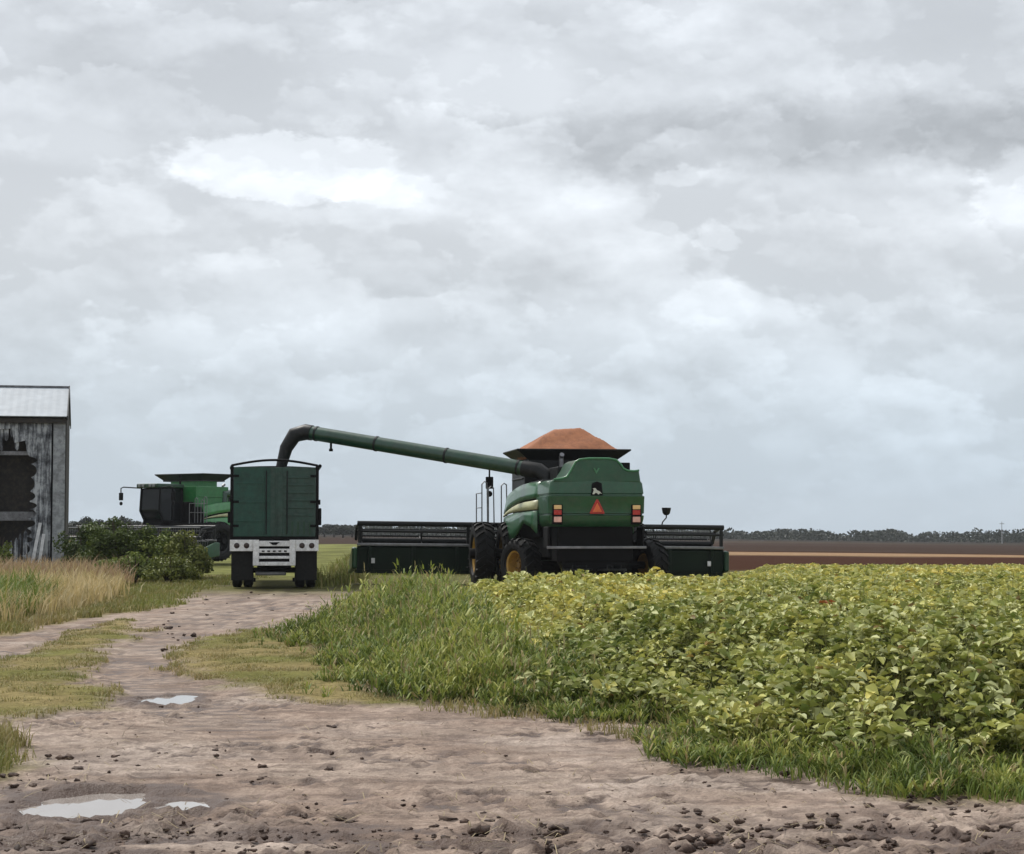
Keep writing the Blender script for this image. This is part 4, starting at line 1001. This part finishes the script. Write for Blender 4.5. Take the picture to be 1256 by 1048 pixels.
# ------------------------------------------------------------------ barn
def barn():
    d = 74.0; c = at(79, 690, d); yaw = math.atan2(-c.x, d)*.90
    t = empty('barn', (c.x, d, 0), yaw)           # origin: right front corner, x to the right, y away
    tag(t, 'weathered grey barn with broken boarding and a pale metal roof', 'barn')
    Hh, Lx, D = 6.02, 13.0, 5.6
    # front wall with a ragged opening at the left
    op = [(-1.42, 4.62)]
    zz = 4.62
    rag = []; rb = random.Random(8); z = 4.5
    while z > .2:
        hgt = rb.uniform(.22, .50); dx = rb.uniform(.10, .30); b = -1.02-rb.uniform(0, .16)-(.35*max(0, 2.0-z)/2)
        for k in range(7): rag.append((b-dx+dx*math.sin(PI*k/6)**.7, z-hgt*k/6))
        z -= hgt+.04
    rag.append((-1.6, 0))
    poly = [(-.52, 0), (-.52, Hh-.16), (-2.6, Hh-.16), (-2.6, 5.5), (-2.0, 5.55), (-1.9, 5.0), (-1.5, 5.1)]+op+rag
    bm = B(); prism(bm, poly, 'y', 0, .06); 
    for k in range(5):
        x = -.62-.165*k; box(bm, x-.035, x, -.018, .0-.002, 0 if x > -.9 else 4.7, Hh-.3)
    mk('wall', bm, M_barn, t, .004)
    bm = B(); box(bm, -Lx, -2.6, 0, .06, 0, Hh-.16); box(bm, -Lx, -Lx+.06, .06, D, 0, Hh); box(bm, -Lx+.06, -.06, D-.06, D, 0, Hh); mk('wall', bm, M_barn, t)
    # cross rails and broken sheets left in the opening
    bm = B(); box(bm, -2.6, -.9, .14, .26, 2.08, 2.42); mk('rail', bm, M_board, t, .01)
    bm = B(); box(bm, -2.6, -1.0, .14, .22, 4.55, 4.70); mk('rail', bm, M_board, t, .01)
    rb = random.Random(3)
    x = -2.58
    while x < -1.35:
        w = rb.uniform(.10, .20); b = rb.uniform(4.72, 5.6); o = rb.uniform(-.03, .03)
        bm = B(); prism(bm, [(x, b+.05), (x+w*.5, b-.06), (x+w*.9, b+.04), (x+w*.9+o*.2, 5.84), (x, 5.84)], 'y', .07, .10); mk('loose_board', bm, M_barn, t)
        hgt = rb.uniform(.5, 1.9)
        bm = B(); prism(bm, [(x, 0), (x+w*.9, 0), (x+w*.9+o, hgt), (x+w*.5+o, hgt+.12), (x+o, hgt-.08)], 'y', .07, .10); mk('loose_board', bm, M_barn, t)
        x += w+rb.uniform(.0, .07)
    bm = B(); prism(bm, [(-2.6,0),(-.62,0),(-.62,5.8),(-2.6,5.8)], 'y', .9, .95); mk('dark_backing', bm, M_inside, t)  # dark sheet added to paint the shade inside the barn
    # corner boards and dark seam
    bm = B(); box(bm, -.46, -.02, -.03, .05, 0, Hh-.12); mk('corner_board', bm, M_barnpost, t, .01)
    bm = B(); box(bm, -.53, -.465, -.012, .04, 0, Hh-.2); mk('seam_post', bm, M_black, t)
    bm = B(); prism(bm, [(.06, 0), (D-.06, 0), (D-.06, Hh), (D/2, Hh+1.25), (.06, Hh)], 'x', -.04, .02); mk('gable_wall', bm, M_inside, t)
    # eave fascia and roof
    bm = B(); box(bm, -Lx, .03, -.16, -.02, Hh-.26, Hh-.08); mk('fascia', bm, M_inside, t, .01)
    bm = B()
    for s, y0, y1 in ((1, -.28, D/2), (-1, D+.28, D/2)):
        zr, ze = Hh+1.30, Hh-.02
        n = 90
        top = [(-Lx-.1+(Lx+.13)*k/n, y1, zr+(.0025 if k % 2 else 0)) for k in range(n+1)]; bot = [(-Lx-.1+(Lx+.13)*k/n, y0, ze+(.0025 if k % 2 else 0)) for k in range(n+1)]
        loft(bm, top, bot, 1)
    mk('roof', bm, M_roof, t, solid=.03)
    bm = B(); prism(bm, [(-.30,Hh-.16),(D/2,Hh+1.20),(D+.30,Hh-.16),(D+.30,Hh+.02),(D/2,Hh+1.38),(-.30,Hh+.02)], 'x', .035, .07); mk('rake_trim', bm, M_dark, t)
    bm = B(); box(bm, -Lx-.1, .06, D/2-.10, D/2+.10, Hh+1.30, Hh+1.36); mk('ridge_cap', bm, M_board, t)
    # two pale boards leaning on the wall: loose things
    for i, (x, lean, top, lab) in enumerate(((-.98, .16, 1.75, 'tall white board leaning against the barn wall'), (-.72, .12, 1.30, 'shorter white board leaning beside the tall one'))):
        bm = B(); M = Matrix.Rotation(-.30, 4, 'X') @ Matrix.Rotation(lean, 4, 'Y')
        box(bm, -.06, .06, -.015, .015, 0, top, M); o = mk('board', bm, M_leanboard, None, .004)
        R = Matrix.Translation((c.x, d, 0)) @ Matrix.Rotation(yaw, 4, 'Z')
        o.location = R @ Vector((x-.2, -.62, .0)); o.rotation_euler = (0, 0, yaw); o.location.z = .35
        tag(o, lab, 'board')
barn()

# ------------------------------------------------------------------ bushes and trees
def foliage(name, cx, cy, cz, rx, ry, rz, n, leaf, cols, parent, clumps=26, seed=0):
    r = np.random.default_rng(seed)
    # clump centres over an uneven dome
    u = r.normal(0, 1, (clumps, 3)); u /= np.linalg.norm(u, axis=1, keepdims=True); u *= r.uniform(.35, .95, (clumps, 1)); u[:,2] = np.abs(u[:,2])*1.1-.15
    k = r.integers(0, clumps, n); cr = r.uniform(.16, .36, clumps)
    d = r.normal(0, 1, (n, 3)); d /= np.linalg.norm(d, axis=1, keepdims=True); d *= (r.random((n, 1))**.5)
    P = u[k]+d*cr[k][:, None]
    pos = np.stack((cx+P[:,0]*rx, cy+P[:,1]*ry, cz+np.maximum(P[:,2]*rz, -.3*rz)), 1); pos[:,2] = np.maximum(pos[:,2], .05)
    nrm = d+np.array([0, 0, .5])+r.normal(0, .4, (n, 3)); ax = r.normal(0, 1, (n, 3))
    t = r.random(n)*.5+.5*r.random(clumps)[k]
    c = ramp(t, cols)
    ln = leaf*r.uniform(.7, 1.4, n)
    V, fn, Fi, C = leaves(pos, nrm, ax, ln, ln*r.uniform(.4, .7, n), c)
    return npmesh(name, V, fn, Fi, M_leaf, C, parent)
DK = [(.036,.060,.014),(.075,.11,.022),(.14,.175,.04)]
MD = [(.07,.105,.02),(.155,.20,.04),(.27,.31,.075)]
OL = [(.09,.115,.024),(.19,.215,.05),(.32,.325,.095)]
def bush(px, d, w, h, cols, label, seed, leaf=.11, n=5200):
    w *= 1.2; h *= 1.02; n = int(n*1.6)
    x = (px-628)/F*d
    t = empty('bush', (x, d, 0)); tag(t, label, 'bush', 'bushes beside the barn')
    bm = B(); r = random.Random(seed)
    for k in range(7):
        a = r.uniform(0, 2*PI); q = r.uniform(.2, .7)
        tube(bm, [(0, 0, 0), (.25*w*q*math.cos(a), .25*w*q*math.sin(a), h*.4), (.42*w*q*math.cos(a), .42*w*q*math.sin(a), h*.85)], [.035, .022, .01], 6)
    mk('stem', bm, M_bark, t)
    foliage('foliage', 0, 0, h*.34, w/2, w*.42, h*.58, n, leaf, cols, t, 44, seed)
bush(112, 69, 2.0, 2.2, DK, 'dark green bush closest to the barn corner', 1)
bush(150, 67, 2.4, 2.35, DK, 'large dark bush with the rounded top between barn and cab', 2, n=4600)
bush(192, 67, 1.9, 2.0, MD, 'mid green bush below the cab of the far combine', 3)
bush(228, 66, 1.5, 1.75, OL, 'olive green ragged bush next to the trailer side track', 4, n=2600)
bush(165, 63, 2.2, 1.05, MD, 'low green bush in front of the large dark one', 5, n=2600)
bush(208, 62.5, 1.7, 1.0, OL, 'low olive bush at the far end of the dry grass', 6, n=2200)
bush(-4, 71, 1.3, 1.7, MD, 'small green bush growing under the broken barn wall', 7, n=1800)
FAR = [(.016,.022,.014),(.026,.034,.020),(.040,.050,.028)]
def tree(px, d, h, w, seed, label, group):
    x = (px-628)/F*d; z = float(macro(np.array([x]), np.array([d]))[0])
    t = empty('tree', (x, d, z-.1)); tag(t, label, 'tree', group)
    bm = B(); tube(bm, [(0,0,0), (.1,0,h*.25), (-.1,.1,h*.5), (0,0,h*.75)], [w*.045, w*.035, w*.025, .05], 8)
    for k in range(5):
        a = k*1.26+seed; tube(bm, [(0,0,h*.28), (w*.16*math.cos(a), w*.16*math.sin(a), h*.48), (w*.32*math.cos(a), w*.32*math.sin(a), h*.7)], [w*.022, w*.015, .03], 6)
    mk('trunk', bm, M_bark, t)
    foliage('crown', 0, 0, h*.42, w/2, w/2, h*.52, 1500, .42, FAR, t, 22, seed)
r_ = random.Random(4)
for i, px in enumerate((84, 98, 112, 124, 138, 150, 163)):
    tree(px, 330+r_.uniform(-20, 20), 3.3+r_.uniform(-.4, .9)-(.5 if i == 0 else 0), 5.0+r_.uniform(-.8, 1.2), 20+i, 'small dark tree in the row on the horizon between barn and cab', 'trees between the barn and the far combine')
for i, px in enumerate((398, 410, 421, 432)):
    tree(px, 420+r_.uniform(-20, 20), 3.6-.5*abs(i-1.2)+r_.uniform(-.2, .3), 6.0, 40+i, 'small bluish tree on the horizon right of the trailer', 'trees right of the trailer')
def treeline():
    r = np.random.default_rng(9)
    parts = []
    x = -260.0
    while x < 330:
        d = 640+r.uniform(-60, 60)+.25*x
        h = (3.0+1.3*fbm(np.array([x/28.]), np.array([2.]), 141, 3)[0]+r.uniform(-.4, .7)); w = r.uniform(5, 11)
        if x > 160: h += 1.2*sm(163, 166, x)*sm(176, 170, x)
        z = float(macro(np.array([x]), np.array([d]))[0])
        n = int(150*w/7); u = r.normal(0, .42, (n, 3)); hh = r.random(n)**.7
        pos = np.stack((x+u[:,0]*w, d+u[:,1]*w, z+hh*h*np.clip(1.1-np.abs(u[:,0]), .2, 1)), 1)
        ln = r.uniform(.6, 1.3, n); c = ramp(r.random(n), FAR)
        parts.append(leaves(pos, r.normal(0, 1, (n, 3))+np.array([0,-.2,.5]), r.normal(0, 1, (n, 3)), ln, ln*.7, c))
        x += w*.26
    V, fn, Fi, C = merge(parts)
    tag(npmesh('far_treeline', V, fn, Fi, M_leaf, C), 'low dark line of scrub and trees along the horizon', 'treeline', kind='stuff')
treeline()
# slim mast far off on the right
def mast():
    d = 560; x = (1228-628)/F*d; z = float(macro(np.array([x]), np.array([float(d)]))[0])
    bm = B(); tube(bm, [(0,0,0),(0,0,6.3)], [.14,.08], 8); box(bm, -.7, .7, -.06, .06, 5.6, 5.75)
    o = mk('utility_pole', bm, M_wboard, None); o.location = (x, d, z); tag(o, 'slim pale pole standing on the horizon at the right', 'pole')
mast()

# ------------------------------------------------------------------ haze
def haze():
    bm = B(); box(bm, -1600, 1600, -120, 1600, -25, 24)
    m = bpy.data.materials.new('haze_air'); m.use_nodes = True; nt = m.node_tree
    nt.nodes.remove(nt.nodes['Principled BSDF'])
    v = nt.nodes.new('ShaderNodeVolumePrincipled'); v.inputs['Color'].default_value = (.93,.96,1,1); v.inputs['Density'].default_value = HAZE
    nt.links.new(v.outputs['Volume'], nt.nodes['Material Output'].inputs['Volume'])
    o = mk('haze', bm, m); tag(o, 'thin pale haze over the fields', 'haze', kind='stuff')
HAZE = 0.00016
haze()
scn.cycles.volume_bounces = 0
scn.cycles.max_bounces = 6
scn.cycles.use_denoising = True
